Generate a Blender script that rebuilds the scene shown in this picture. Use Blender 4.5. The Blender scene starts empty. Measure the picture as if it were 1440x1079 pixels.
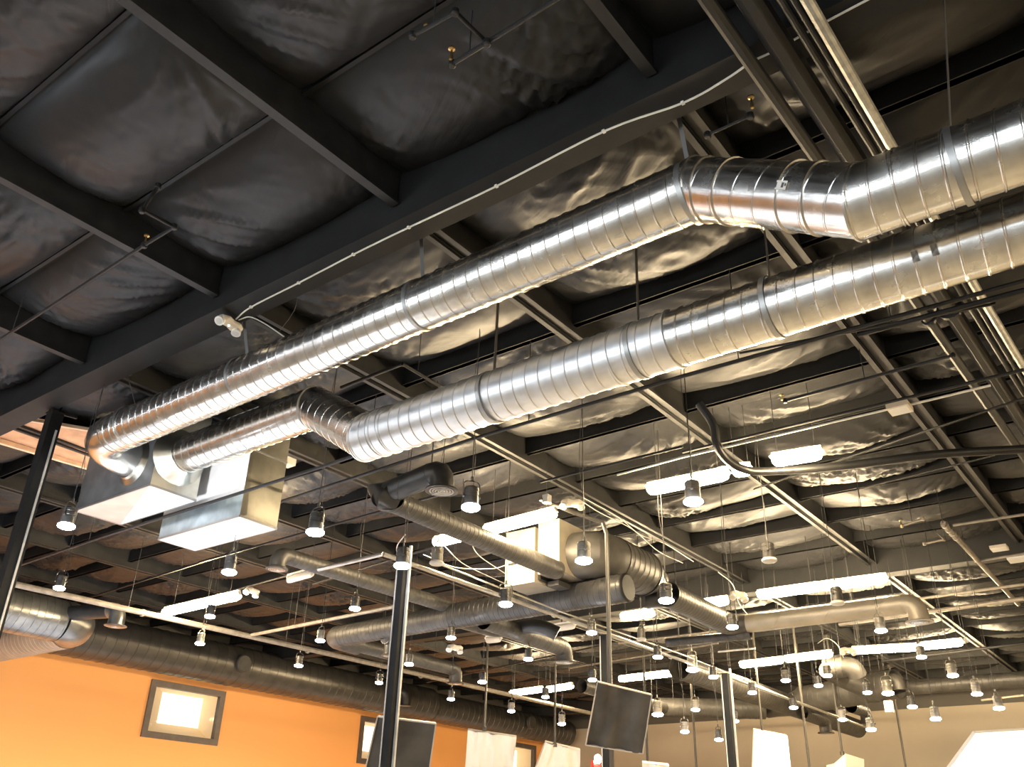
import bpy, math, random
from mathutils import Vector, Matrix, noise
S = bpy.context.scene
COL = S.collection
R = random.Random(7)
PI = math.pi

# ------------------------------------------------------------------ materials
def mat(name, col, rough=.5, metal=0., spec=.5, emit=None, estr=0., bump=None, vary=None, coat=0.):
    m = bpy.data.materials.new(name); m.use_nodes = True
    nt = m.node_tree; b = nt.nodes['Principled BSDF']
    b.inputs['Base Color'].default_value = (*col, 1)
    b.inputs['Roughness'].default_value = rough
    b.inputs['Metallic'].default_value = metal
    b.inputs['Specular IOR Level'].default_value = spec
    b.inputs['Coat Weight'].default_value = coat
    if emit:
        b.inputs['Emission Color'].default_value = (*emit, 1)
        b.inputs['Emission Strength'].default_value = estr
    tc = nt.nodes.new('ShaderNodeTexCoord')
    if vary:   # (scale, dark factor, light factor)
        n = nt.nodes.new('ShaderNodeTexNoise'); n.inputs['Scale'].default_value = vary[0]; n.inputs['Detail'].default_value = 4
        r = nt.nodes.new('ShaderNodeValToRGB')
        r.color_ramp.elements[0].position = .35; r.color_ramp.elements[1].position = .65
        r.color_ramp.elements[0].color = (*[c*vary[1] for c in col], 1)
        r.color_ramp.elements[1].color = (*[min(1, c*vary[2]) for c in col], 1)
        nt.links.new(tc.outputs['Object'], n.inputs['Vector']); nt.links.new(n.outputs['Fac'], r.inputs['Fac'])
        nt.links.new(r.outputs['Color'], b.inputs['Base Color'])
    if bump:   # (scale, strength, distance)
        n = nt.nodes.new('ShaderNodeTexNoise'); n.inputs['Scale'].default_value = bump[0]; n.inputs['Detail'].default_value = 5
        bp = nt.nodes.new('ShaderNodeBump'); bp.inputs['Strength'].default_value = bump[1]; bp.inputs['Distance'].default_value = bump[2]
        nt.links.new(tc.outputs['Object'], n.inputs['Vector']); nt.links.new(n.outputs['Fac'], bp.inputs['Height'])
        nt.links.new(bp.outputs['Normal'], b.inputs['Normal'])
    return m

def galvanised(name, lo, hi, r0, r1, streak=1.0):
    """spiral duct sheet: band-to-band differences, smudges, fine scratches; works on the UV map (turn, metres along)"""
    m = bpy.data.materials.new(name); m.use_nodes = True
    nt = m.node_tree; L = nt.links.new; N = nt.nodes.new
    b = nt.nodes['Principled BSDF']; b.inputs['Metallic'].default_value = 1
    tc = N('ShaderNodeTexCoord')
    def nz(scale, sx, sy, det=4):
        mp = N('ShaderNodeMapping'); mp.inputs['Scale'].default_value = (sx, sy, 1)
        n = N('ShaderNodeTexNoise'); n.inputs['Scale'].default_value = scale; n.inputs['Detail'].default_value = det
        L(tc.outputs['UV'], mp.inputs['Vector']); L(mp.outputs['Vector'], n.inputs['Vector']); return n
    a = nz(1, 1.2, 9.0, 2); c = nz(4, 3, 1.3, 3); d = nz(2.2, 2, 1, 5); s = nz(30, .6, 7, 3)
    mx = N('ShaderNodeMath'); mx.operation = 'ADD'; L(a.outputs['Fac'], mx.inputs[0]); L(c.outputs['Fac'], mx.inputs[1])
    m2 = N('ShaderNodeMath'); m2.operation = 'ADD'; L(mx.outputs[0], m2.inputs[0]); L(d.outputs['Fac'], m2.inputs[1])
    m3 = N('ShaderNodeMath'); m3.operation = 'MULTIPLY'; m3.inputs[1].default_value = .333; L(m2.outputs[0], m3.inputs[0])
    r = N('ShaderNodeValToRGB'); r.color_ramp.elements[0].position = .32; r.color_ramp.elements[1].position = .62
    r.color_ramp.elements[0].color = (*lo, 1); r.color_ramp.elements[1].color = (*hi, 1)
    L(m3.outputs[0], r.inputs['Fac']); L(r.outputs['Color'], b.inputs['Base Color'])
    mr = N('ShaderNodeMapRange'); mr.inputs['From Min'].default_value = .3; mr.inputs['From Max'].default_value = .7
    mr.inputs['To Min'].default_value = r0; mr.inputs['To Max'].default_value = r1
    L(c.outputs['Fac'], mr.inputs['Value']); L(mr.outputs['Result'], b.inputs['Roughness'])
    bp = N('ShaderNodeBump'); bp.inputs['Strength'].default_value = .08*streak; bp.inputs['Distance'].default_value = .001
    L(s.outputs['Fac'], bp.inputs['Height'])
    bp2 = N('ShaderNodeBump'); bp2.inputs['Strength'].default_value = .10*streak; bp2.inputs['Distance'].default_value = .005
    L(bp.outputs['Normal'], b.inputs['Normal'])
    return m

WARM = (1.0, .77, .46)
M = dict(
    shiny=galvanised('bright galvanised spiral duct', (.52, .51, .49), (.88, .87, .83), .20, .29),
    matte=galvanised('dull galvanised spiral duct', (.66, .67, .68), (.84, .85, .86), .34, .46, .4),
    strap=mat('galvanised hanger strap', (.42, .42, .41), .4, .9),
    sheet=mat('galvanised sheet metal', (.62, .60, .52), .30, 1, vary=(2.5, .75, 1.15), bump=(3, .25, .02)),
    sheet_shaded=mat('sheet metal with shade in colour', (.16, .165, .17), .45, .6, vary=(3, .8, 1.2)),  # plenum metal copies from here: reflections and shade put into the colour
    sheet_lit=mat('sheet metal with glare in colour', (.95, .95, .95), .55, 0, vary=(2, .93, 1.1)),
    sheet_rosy_reflection=mat('sheet metal with rosy reflection', (.62, .52, .47), .40, .5, vary=(2, .85, 1.1)),
    sheet_cool_reflection=mat('sheet metal with bluish reflection', (.42, .50, .54), .35, .8, vary=(4, .8, 1.2)),
    foil=None,
    black=mat('black painted steel', (.010, .010, .010), .5, 0, .25, vary=(6, .8, 1.3)),
    beam=mat('dark painted steel joist', (.022, .0215, .021), .5, 0, .35, vary=(4, .75, 1.25)),
    girder=mat('near black painted girder', (.012, .012, .012), .62, 0, .3, vary=(3, .8, 1.2)),
    pipe=mat('black painted pipe', (.012, .012, .012), .46, 0, .35, vary=(8, .8, 1.2)),
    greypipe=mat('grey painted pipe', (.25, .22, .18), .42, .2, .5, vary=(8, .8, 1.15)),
    chrome=mat('bright zinc channel', (.66, .64, .60), .38, .35, vary=(5, .85, 1.1)),
    rodm=mat('dull grey rod', (.065, .06, .052), .42, .3),
    conduit=mat('zinc plated conduit', (.45, .44, .40), .32, .85, vary=(9, .85, 1.1)),
    galvpipe=mat('galvanised steel pipe', (.40, .40, .37), .45, .75, vary=(14, .8, 1.15)),
    duct=mat('dark grey painted duct', (.062, .058, .052), .48, .25, .5, vary=(5, .8, 1.2)),
    ductblack=mat('charcoal painted duct', (.038, .037, .036), .36, .3, .5, vary=(5, .8, 1.25)),
    walld=mat('dark grey wall duct', (.100, .094, .086), .34, .65, .5, vary=(3, .85, 1.15)),
    ductsilver=mat('satin grey duct', (.24, .24, .23), .30, .8, vary=(4, .8, 1.2)),
    unit=mat('beige sheet metal casing', (.34, .30, .235), .42, .35, vary=(3, .9, 1.1)),
    can=mat('dark grey lamp housing', (.060, .057, .053), .36, .5, vary=(9, .8, 1.2)),
    can_pale_lit=mat('pale and lit lamp housing', (.20, .185, .155), .42, .4, vary=(9, .9, 1.1)),  # paler copy of can: lamplight in the colour, plus truly white housings
    bulb=mat('glowing lamp lens', (.9, .9, .9), .4, emit=(.95, .95, 1.0), estr=60),
    bulbwarm=mat('warm glowing lamp lens', (.9, .9, .9), .4, emit=(1, .86, .62), estr=70),
    tube=mat('lit warm fluorescent lens', (.9, .9, .85), .4, emit=WARM, estr=330),
    tubecool=mat('lit cool fluorescent lens', (.9, .9, .9), .4, emit=(.86, .92, 1.0), estr=42),
    lensoff=mat('unlit milky lens', (.60, .57, .52), .4),
    white=mat('white enamel', (.75, .73, .68), .4),
    ivory=mat('ivory plastic', (.72, .64, .52), .4),
    cable=mat('white cable jacket', (.62, .60, .55), .45),
    wire=mat('thin black wire', (.03, .03, .03), .5),
    brass=mat('brass sprinkler head', (.60, .42, .18), .3, 1),
    wood=mat('raw plywood', (.66, .36, .20), .6, vary=(4, .85, 1.15)),
    woodedge=mat('pale sawn timber', (.82, .58, .38), .6, vary=(5, .9, 1.1)),
    orange=mat('orange wall paint', (.95, .42, .12), .6, vary=(.3, .97, 1.0)),
    grey=mat('grey wall paint', (.46, .40, .31), .6, vary=(.4, .95, 1.05)),
    dark=mat('dark wall paint', (.085, .078, .068), .6),
    floor=mat('pale sealed floor', (.50, .47, .41), .5, vary=(.6, .9, 1.1)),
    frame=mat('brown window frame', (.115, .082, .062), .45, vary=(6, .85, 1.15)),
    cream=mat('glowing cream plaster', (.90, .72, .48), .6, emit=(1, .74, .42), estr=.35),  # room light put into the plaster as a faint glow
    glowback=mat('glowing room beyond', (1, .95, .85), .6, emit=(1, .88, .64), estr=2.6),
    stripm=mat('dull hanger strip', (.085, .083, .08), .5, .4),
    glass=None,
    board=mat('charcoal board face', (.085, .077, .068), .55, 0, .3, vary=(2.4, .75, 1.35)),
    edge=mat('pale board edge', (.55, .50, .44), .5),
    cloth=mat('white cotton sheet', (.80, .76, .70), .8, bump=(8, .3, .02)),
    cloth_glow=mat('white sheet with added glow', (.92, .90, .86), .7, emit=(1, .95, .86), estr=2.2),  # white cloth whose glare is put in as emission
    red=mat('red sign plate', (.70, .04, .03), .4, emit=(1, .05, .04), estr=.8),
    window_fill=mat('added cool window glow', (.8, .9, 1), .3, emit=(.80, .90, 1.0), estr=12.0),
    sticker=mat('white paper sticker', (.80, .78, .72), .6),
    ink=mat('grey print', (.10, .09, .09), .6),
    tape=mat('dark smudge', (.20, .19, .17), .5, .7, vary=(30, .5, 1.5)),
)
fo = mat('black vapour barrier sheeting', (.018, .018, .0185), .46, 0, .36)
nt = fo.node_tree; N = nt.nodes.new; L = nt.links.new
tc = N('ShaderNodeTexCoord'); prev = None
for ang, sc, st_, di in ((.5, (9, 1.5, 1), .55, .020), (-.9, (7, 1.6, 1), .45, .022), (1.3, (16, 4, 1), .30, .008)):
    mp = N('ShaderNodeMapping'); mp.inputs['Rotation'].default_value = (0, 0, ang)
    mp2 = N('ShaderNodeMapping'); mp2.inputs['Scale'].default_value = sc
    n = N('ShaderNodeTexNoise'); n.inputs['Scale'].default_value = .8; n.inputs['Detail'].default_value = 3; n.inputs['Distortion'].default_value = .6
    b = N('ShaderNodeBump'); b.inputs['Strength'].default_value = st_; b.inputs['Distance'].default_value = di*2
    n2 = N('ShaderNodeTexNoise'); n2.inputs['Scale'].default_value = .9; n2.inputs['Detail'].default_value = 1
    mr = N('ShaderNodeMapRange'); mr.inputs['From Min'].default_value = .42; mr.inputs['From Max'].default_value = .62; mr.inputs['To Max'].default_value = st_*.35
    mp3 = N('ShaderNodeMapping'); mp3.inputs['Location'].default_value = (ang*9, ang*5, 0)
    L(tc.outputs['Object'], mp3.inputs['Vector']); L(mp3.outputs['Vector'], n2.inputs['Vector'])
    L(n2.outputs['Fac'], mr.inputs['Value']); L(mr.outputs['Result'], b.inputs['Strength'])
    L(tc.outputs['Object'], mp.inputs['Vector']); L(mp.outputs['Vector'], mp2.inputs['Vector']); L(mp2.outputs['Vector'], n.inputs['Vector'])
    L(n.outputs['Fac'], b.inputs['Height'])
    if prev: L(prev, b.inputs['Normal'])
    prev = b.outputs['Normal']
L(prev, nt.nodes['Principled BSDF'].inputs['Normal'])
M['foil'] = fo
g = bpy.data.materials.new('clear glass'); g.use_nodes = True
gb = g.node_tree.nodes['Principled BSDF']
gb.inputs['Transmission Weight'].default_value = 1; gb.inputs['Roughness'].default_value = .02; gb.inputs['IOR'].default_value = 1.1
M['glass'] = g

# ------------------------------------------------------------------ mesh helpers
class MB:
    def __init__(s): s.v = []; s.f = []; s.mi = []; s.uv = {}
    def add(s, vs, fs, mi=0):
        o = len(s.v); s.v += [Vector(v) for v in vs]; s.f += [tuple(i+o for i in f) for f in fs]; s.mi += [mi]*len(fs)
        return s
    def box(s, a, b, mi=0, rot=None):
        x0, y0, z0 = a; x1, y1, z1 = b
        vs = [(x0,y0,z0),(x1,y0,z0),(x1,y1,z0),(x0,y1,z0),(x0,y0,z1),(x1,y0,z1),(x1,y1,z1),(x0,y1,z1)]
        if rot: vs = [rot @ Vector(v) for v in vs]
        return s.add(vs, [(0,3,2,1),(4,5,6,7),(0,1,5,4),(1,2,6,5),(2,3,7,6),(3,0,4,7)], mi)
    def bar(s, p, q, w, h=None, mi=0):
        """rectangular bar from p to q: w sideways, h in height"""
        p, q = Vector(p), Vector(q); h = h or w
        d = (q-p).normalized(); up = Vector((0,0,1)) if abs(d.z) < .95 else Vector((0,1,0))
        a = d.cross(up).normalized()*w/2; c = a.cross(d).normalized()*h/2
        vs = [p-a-c,p+a-c,p+a+c,p-a+c,q-a-c,q+a-c,q+a+c,q-a+c]
        return s.add(vs, [(0,1,2,3),(7,6,5,4),(0,4,5,1),(1,5,6,2),(2,6,7,3),(3,7,4,0)], mi)
    def rings(s, rs, mi=0, cap=True):
        """list of equal rings of points -> skin"""
        n = len(rs[0]); o = len(s.v)
        for r in rs: s.v += [Vector(p) for p in r]
        for k in range(len(rs)-1):
            for i in range(n):
                j = (i+1) % n
                s.f.append((o+k*n+i, o+k*n+j, o+(k+1)*n+j, o+(k+1)*n+i)); s.mi.append(mi)
        if cap:
            s.f.append(tuple(o+i for i in reversed(range(n)))); s.mi.append(mi)
            s.f.append(tuple(o+(len(rs)-1)*n+i for i in range(n))); s.mi.append(mi)
        return s
    def lathe(s, c, axis, prof, n=20, mi=0, cap=True):
        """prof: (distance along axis, radius)"""
        c = Vector(c); d = Vector(axis).normalized()
        up = Vector((0,0,1)) if abs(d.z) < .95 else Vector((0,1,0))
        a = d.cross(up).normalized(); b = a.cross(d)
        return s.rings([[c+d*t+(a*math.cos(2*PI*i/n)+b*math.sin(2*PI*i/n))*r for i in range(n)] for t, r in prof], mi, cap)
    def tube(s, pts, r, n=10, mi=0, smooth=0):
        pts = [Vector(p) for p in pts]
        if smooth:
            out = []
            P = [pts[0]*2-pts[1]]+pts+[pts[-1]*2-pts[-2]]
            for k in range(1, len(P)-2):
                for j in range(smooth):
                    t = j/smooth; p0, p1, p2, p3 = P[k-1:k+3]
                    out.append(.5*((2*p1)+(p2-p0)*t+(2*p0-5*p1+4*p2-p3)*t*t+(3*p1-p0-3*p2+p3)*t**3))
            pts = out+[pts[-1]]
        rs = []; a = None
        for k, p in enumerate(pts):
            d0 = (pts[k]-pts[k-1]).normalized() if k else None
            d1 = (pts[k+1]-pts[k]).normalized() if k < len(pts)-1 else None
            d = (d0+d1).normalized() if d0 and d1 else (d0 or d1)
            if a is None:
                up = Vector((0,0,1)) if abs(d.z) < .95 else Vector((0,1,0)); a = d.cross(up).normalized()
            else: a = (a-d*a.dot(d)).normalized()
            b = a.cross(d)
            k2 = 1/max(.5, math.sqrt((1+d0.dot(d1))/2)) if d0 and d1 else 1
            rr = r[k] if isinstance(r, (list, tuple)) else r
            rs.append([p+(a*math.cos(2*PI*i/n)+b*math.sin(2*PI*i/n))*rr*(1 if k2 < 1.02 else k2**.5) for i in range(n)])
        return s.rings(rs, mi)
    def build(s, name, m, parent=None, smooth=False, loc=None, sharp=24):
        """one mesh object, origin at its own centre (or loc)"""
        me = bpy.data.meshes.new(name)
        if loc is None:
            loc = Vector([(min(v[i] for v in s.v)+max(v[i] for v in s.v))/2 for i in range(3)])
        loc = Vector(loc)
        me.from_pydata([tuple(v-loc) for v in s.v], [], s.f)
        for x in (m if isinstance(m, (list, tuple)) else [m]): me.materials.append(x)
        me.polygons.foreach_set('material_index', s.mi)
        if smooth:
            me.polygons.foreach_set('use_smooth', [True]*len(me.polygons)); me.update()
            
            if sharp: me.set_sharp_from_angle(angle=math.radians(sharp))
        if s.uv:
            u = me.uv_layers.new(name='UVMap')
            for li, l in enumerate(me.loops): u.data[li].uv = s.uv.get(l.vertex_index, (0, 0))
        me.update()
        o = bpy.data.objects.new(name, me); COL.objects.link(o)
        if parent:
            o.parent = parent; o.location = loc-world(parent)
        else: o.location = loc
        return o
def world(o):
    v = Vector(o.location)
    while o.parent: o = o.parent; v += o.location
    return v
def tag(o, label=None, cat=None, group=None, kind=None):
    if label: o['label'] = label
    if cat: o['category'] = cat
    if group: o['group'] = group
    if kind: o['kind'] = kind
    return o
def thing(name, loc, label, cat, group=None):
    o = bpy.data.objects.new(name, None); COL.objects.link(o); o.location = loc; o.empty_display_size = .1
    return tag(o, label, cat, group)
def struct(name, mb, m, **k): return tag(mb.build(name, m, **k), kind='structure')
def dup(root, loc):
    def cp(o, par):
        c = o.copy(); COL.objects.link(c); c.parent = par
        for ch in o.children:
            if ch.name.split('.')[0] not in ('stem', 'power_cord'): cp(ch, c)
        return c
    r = cp(root, None); r.location = loc; return r

def spiral(p0, p1, r, n0=None, n1=None, pitch=.145, lip=.007, n=48, r1=None):
    """a straight run of spiral lock-seam duct between two cutting planes (normals n0, n1)"""
    p0, p1 = Vector(p0), Vector(p1); r1 = r1 or r
    d = (p1-p0).normalized(); Ln = (p1-p0).length
    up = Vector((0,0,1)) if abs(d.z) < .95 else Vector((0,1,0))
    a = d.cross(up).normalized(); b = a.cross(d)
    n0 = Vector(n0) if n0 else d; n1 = Vector(n1) if n1 else d
    mb = MB(); vs = []; prof = []
    K = int(Ln/pitch)+3
    for k in range(-2, K+1):
        prof += [(k*pitch, 0), (k*pitch+.006, lip), (k*pitch+.014, lip), (k*pitch+.02, 0)] if lip else [(k*pitch, 0)]
    rows = []
    for t, h in prof:
        row = []
        for i in range(n+1):
            u = 2*PI*i/n+PI/2; rr = r+h
            o = (a*math.cos(u)+b*math.sin(u))
            s0 = -(o*rr).dot(n0)/d.dot(n0); s1 = Ln-(o*rr).dot(n1)/d.dot(n1)
            s = min(max(t+pitch*i/n, s0), s1)
            rr = r+(r1-r)*s/Ln+h
            row.append((p0+o*rr+d*s, (i/n, s)))
        rows.append(row)
    for row in rows:
        for v, uv in row: mb.uv[len(mb.v)] = uv; mb.v.append(v)
    W = n+1
    for k in range(len(rows)-1):
        for i in range(n):
            q = (k*W+i, k*W+i+1, (k+1)*W+i+1, (k+1)*W+i)
            if (mb.v[q[0]]-mb.v[q[3]]).length+(mb.v[q[1]]-mb.v[q[2]]).length < 1e-5: continue
            mb.f.append(q); mb.mi.append(0)
    return mb
def bead(p, nrm, d, r, w=.012, h=.012, n=48):
    """raised collar ring round a duct in the plane through p with normal nrm (duct direction d)"""
    p, nrm, d = Vector(p), Vector(nrm).normalized(), Vector(d).normalized()
    up = Vector((0,0,1)) if abs(d.z) < .95 else Vector((0,1,0))
    a = d.cross(up).normalized(); b = a.cross(d); rs = []
    for t, h2 in ((-w, -.002), (-w*.6, h), (w*.6, h), (w, -.002)):
        ring = []
        for i in range(n):
            o = a*math.cos(2*PI*i/n)+b*math.sin(2*PI*i/n); rr = r+h2
            ring.append(p+o*rr+d*(t-(o*rr).dot(nrm)/d.dot(nrm)))
        rs.append(ring)
    return MB().rings(rs, cap=False)
def run(parent, pts, r, m, pitch=.145, lip=.007, n=32, beads=True, names=None, mats=None, endcap=None, bm=None):
    """a duct run through pts, mitred at every bend: one part per straight section"""
    pts = [Vector(p) for p in pts]; K = len(pts)-1
    D = [(pts[k+1]-pts[k]).normalized() for k in range(K)]
    for k in range(K):
        n0 = (D[k-1]+D[k]).normalized() if k else D[k]
        n1 = (D[k]+D[k+1]).normalized() if k < K-1 else D[k]
        rk = r[k] if isinstance(r, list) else r
        sp = spiral(pts[k], pts[k+1], rk, n0, n1, pitch, lip, n)
        sp.build(names[k] if names else 'duct_section', mats[k] if mats else m, parent, smooth=True)
        if beads:
            if k: bead(pts[k], n0, D[k], rk, n=n).build('seam_collar', bm or (mats[k] if mats else m), parent, smooth=True)
def arc(p, d0, d1, rad, steps=4):
    """corner p turned into short gores between incoming d0 and outgoing d1"""
    p, d0, d1 = Vector(p), Vector(d0).normalized(), Vector(d1).normalized()
    out = []
    for k in range(steps+1):
        t = k/steps; a = p-d0*rad; b = p+d1*rad
        out.append(((1-t)**2)*a+2*t*(1-t)*p+t*t*b)
    return out
def path(pts, rad, steps=4):
    pts = [Vector(p) for p in pts]; out = [pts[0]]
    for k in range(1, len(pts)-1): out += arc(pts[k], pts[k]-pts[k-1], pts[k+1]-pts[k], rad, steps)
    return out+[pts[-1]]
def vent(parent, p, d, r, m, drop=.28, down=(0, 0, -1)):
    """gored elbow turning from horizontal direction d to straight down, flanged collar and louvred face"""
    p = Vector(p); d = Vector(d).normalized(); dn = Vector(down)
    c = path([p-d*.02, p+d*r*1.25, p+d*r*1.25+dn*drop], r*1.2, 4)
    e = MB().tube(c, r, 24)
    e.build('elbow', m, parent, smooth=True)
    q = c[-1]
    MB().lathe(q-dn*.005, dn, [(0, r), (.01, r*1.35), (.03, r*1.38), (.035, r*1.3), (.03, r*1.05)], 28, cap=False).build('flange', m, parent, smooth=True)
    gr = MB()
    for rr in (r*.95, r*.72, r*.48, r*.25):
        gr.lathe(q+dn*.012, dn, [(0, rr), (.02, rr+.012), (.02, rr-.004), (0, rr-.016)], 24, cap=False)
    gr.bar(q+dn*.02-d*r, q+dn*.02+d*r, .012, .012)
    gr.build('louvre', M['conduit'], parent)
def strap(parent, p, r, top, m=None, d=(0, 1, 0), w=.045):
    """flat hanger strap: a band round the duct and one strip up to the roof steel"""
    p = Vector(p); m = m or M['strap']; d = Vector(d).normalized()
    s = MB().lathe(p-d*w/2, d, [(0, r+.001), (.002, r+.011), (w-.002, r+.011), (w, r+.001)], 40, cap=False)
    s.build('strap_band', m, parent, smooth=True)
    s = MB().bar(p+Vector((0, 0, r+.004)), top, w*.8, .006)
    s.bar(Vector(top)-Vector((.05, 0, 0)), Vector(top)+Vector((.05, 0, 0)), .05, .012)
    s.build('hanger_strap', M['stripm'], parent)

# ------------------------------------------------------------------ room shell
H = 7.0                       # underside of the joists
GX = [4.8, 18.8, 32.8]        # girders
JY = [2.32+2.75*k for k in range(-3, 9)]
SEAM = [4.8+1.4*k for k in range(-11, 23)]
X0, X1, Y0, Y1 = -10.0, 35.9, -6.0, 24.4
def clampf(x, a, b): return max(a, min(b, x))
def fabric():
    mb = MB(); st = .048
    nx = int((X1-X0)/st); ny = int((Y1-Y0)/st)
    hs = {}
    for ci in range(-1, 40):
        for cj in range(-2, 16): hs[ci, cj] = (R.uniform(.15, .25), R.uniform(-.25, .25), R.uniform(0, 50))
    fan = {k: (R.choice((.02, .98, R.random())), R.choice((.05, .95)), R.uniform(9, 15), R.uniform(.35, 1.2)) for k in hs}
    for i in range(nx+1):
        x = X0+(X1-X0)*i/nx
        fu = (x-SEAM[0])/1.4; ci = int(fu//1); u = fu-ci
        for j in range(ny+1):
            y = Y0+(Y1-Y0)*j/ny
            fv = (y-JY[0])/2.75; cj = int(fv//1); v = fv-cj
            sag, lean, sd = hs.get((ci, cj), (.33, 0, 0)); sag += .10
            su = max(0, math.sin(PI*clampf(u+lean*.35*math.sin(PI*u), 0, 1)))**.55
            sv = max(0, math.sin(PI*v))**.42
            wob = noise.noise(Vector((x*.45, y*.45, sd)))*.05
            # creases fan out from the pinched edges
            ang = lean*4+noise.noise(Vector((x*.5+sd, y*.5, 3)))*1.3
            q = (x*math.cos(ang)*1.2+y*math.sin(ang)*1.2)
            w = 1-abs(noise.noise(Vector((q*6.0+sd, (y*math.cos(ang)-x*math.sin(ang))*.8, sd))))*2
            w2 = 1-abs(noise.noise(Vector((x*6.5, y*2.1, sd+9))))*2
            amp = (.010+.075*max(0, noise.noise(Vector((x*.7, y*.7, sd*3))))*1.6)
            fx_, fy_, fk, fr = fan.get((ci, cj), (0, 0, 10, .6))
            dx, dy = (u-fx_)*1.4, (v-fy_)*2.75; rr = math.hypot(dx, dy)
            rid = (1-abs(math.sin(math.atan2(dy, dx)*fk+noise.noise(Vector((x*.8, y*.8, sd)))*2.2)))**3
            fanh = .045*rid*math.exp(-((rr-fr)/.55)**2)*min(1, su*sv*1.4)
            z = 7.44-fanh-(sag+wob)*su*sv-(w*amp+w2*.006)*min(1, su*sv*1.6)
            mb.v.append(Vector((x, y, z)))
    W = ny+1
    for i in range(nx):
        for j in range(ny):
            a = i*W+j; mb.f.append((a, a+1, a+W+1, a+W)); mb.mi.append(0)
    return mb
fb = struct('ceiling', fabric(), M['foil'], smooth=True, sharp=0)
tag(fb, 'black sheet insulation sagging in billows between roof members')
struct('floor', MB().box((X0, Y0, -.1), (X1, Y1, 0)), M['floor'])
# orange wall with three window openings
WIN = [(15.0, 17.55), (23.3, 25.9), (31.15, 33.75)]; WZ = (4.2, 5.74)
w = MB(); xs = X0
for a, b in WIN:
    w.box((xs, Y1, 0), (a, Y1+.2, 6.1)); w.box((a, Y1, 0), (b, Y1+.2, WZ[0])); w.box((a, Y1, WZ[1]), (b, Y1+.2, 6.1)); xs = b
w.box((xs, Y1, 0), (X1, Y1+.2, 6.1))
struct('wall_left', w, M['orange'])
struct('trim_1', MB().box((X0, Y1-.02, 6.1), (X1, Y1+.2, 7.6)), M['dark'])
struct('wall_right', MB().box((X1, Y0, 0), (X1+.2, Y1+.2, 6.62)), M['grey'])
struct('trim_2', MB().box((X1-.03, Y0, 6.62), (X1+.2, Y1+.2, 7.6)), M['dark'])
struct('wall_front', MB().box((X0, Y0-.2, 0), (X1+.2, Y0, 7.6)), M['grey'])
bw = MB(); ys = [Y0, -3, 1, 3, 7, 9, 13, 15, 19, Y1]
for k in range(len(ys)-1):
    if k % 2 == 0: bw.box((X0-.2, ys[k], 0), (X0, ys[k+1], 7.6))
    else: bw.box((X0-.2, ys[k], 0), (X0, ys[k+1], .8)); bw.box((X0-.2, ys[k], 4.4), (X0, ys[k+1], 7.6))
struct('wall_back', bw, M['grey'])
nwin = 4
for k in (1, 3, 5, 7):  # unseen windows added behind the camera as a cool light source
    f = MB(); a, b = ys[k], ys[k+1]
    for t in (a+.04, (a+b)/2, b-.04): f.box((X0-.12, t-.04, .8), (X0-.02, t+.04, 4.4))
    for z in (.84, 2.9, 4.36): f.box((X0-.12, a, z-.04), (X0-.02, b, z+.04))
    o = struct('window_%d' % nwin, f, M['frame'])
    MB().box((X0-.18, a, .8), (X0-.14, b, 4.4)).build('window_pane', M['window_fill'], o); nwin += 1
for k, (a, b) in enumerate(WIN):
    f = MB(); z0, z1 = WZ; t = .17; y = Y1
    f.box((a, y-.06, z0), (b, y+.1, z0+t)); f.box((a, y-.06, z1-t), (b, y+.1, z1))
    f.box((a, y-.06, z0+t), (a+t, y+.1, z1-t)); f.box((b-t, y-.06, z0+t), (b, y+.1, z1-t))
    o = struct('window_%d' % (k+1), f, M['frame'])
    o['label'] = 'brown framed interior window in orange wall'
    MB().box((a+t, y+.02, z0+t), (b-t, y+.03, z1-t)).build('window_pane', M['glass'], o)
    # the lit room behind the glass, its light put in as glowing surfaces
    rm = MB(); D = y+.9
    F_ = [(a, y+.1, z0), (b, y+.1, z0), (b, y+.1, z1), (a, y+.1, z1)]; G_ = [(a+1.0, D, z0+.52), (b-.12, D, z0+.52), (b-.12, D, z1-.16), (a+1.0, D, z1-.16)]
    rm.add(F_+G_, [(0, 1, 5, 4), (1, 2, 6, 5), (2, 3, 7, 6), (3, 0, 4, 7)]).build('reveal', M['cream'], o)
    MB().add(G_, [(0, 1, 2, 3)]).build('glowing_back', M['glowback'], o)
    for i in range(4):
        t = .16+.2*i; u0 = (1-t)*F_[3][0]+t*F_[2][0]; u1 = (1-t)*G_[3][0]+t*G_[2][0]
        u_ = (u0*.75+u1*.25); zz = z1*.75+(z1-.16)*.25
        MB().box((u_-.05, y+.25, zz-.02), (u_+.05, y+.35, zz+.05)).build('recessed_fitting', M['dark'], o)

ORD = ['first', 'second', 'third', 'fourth', 'fifth', 'sixth', 'seventh', 'eighth', 'ninth', 'tenth', 'eleventh', 'twelfth']
# girders
for k, gx in enumerate(GX):
    gb_ = MB(); gb_.box((gx-.17, Y0, 6.8), (gx+.17, Y1-.05, 6.83)); gb_.box((gx-.15, Y0, 6.83), (gx+.15, Y1-.05, 7.42))
    tag(gb_.build('roof_girder', M['girder']), ['deep black roof girder on the near side of the silver ducts, white cable along it',
        'deep dark roof girder where the joists beyond the silver ducts end', 'deep dark roof girder close to the grey wall'][k], 'girder', 'main roof girders')
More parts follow.
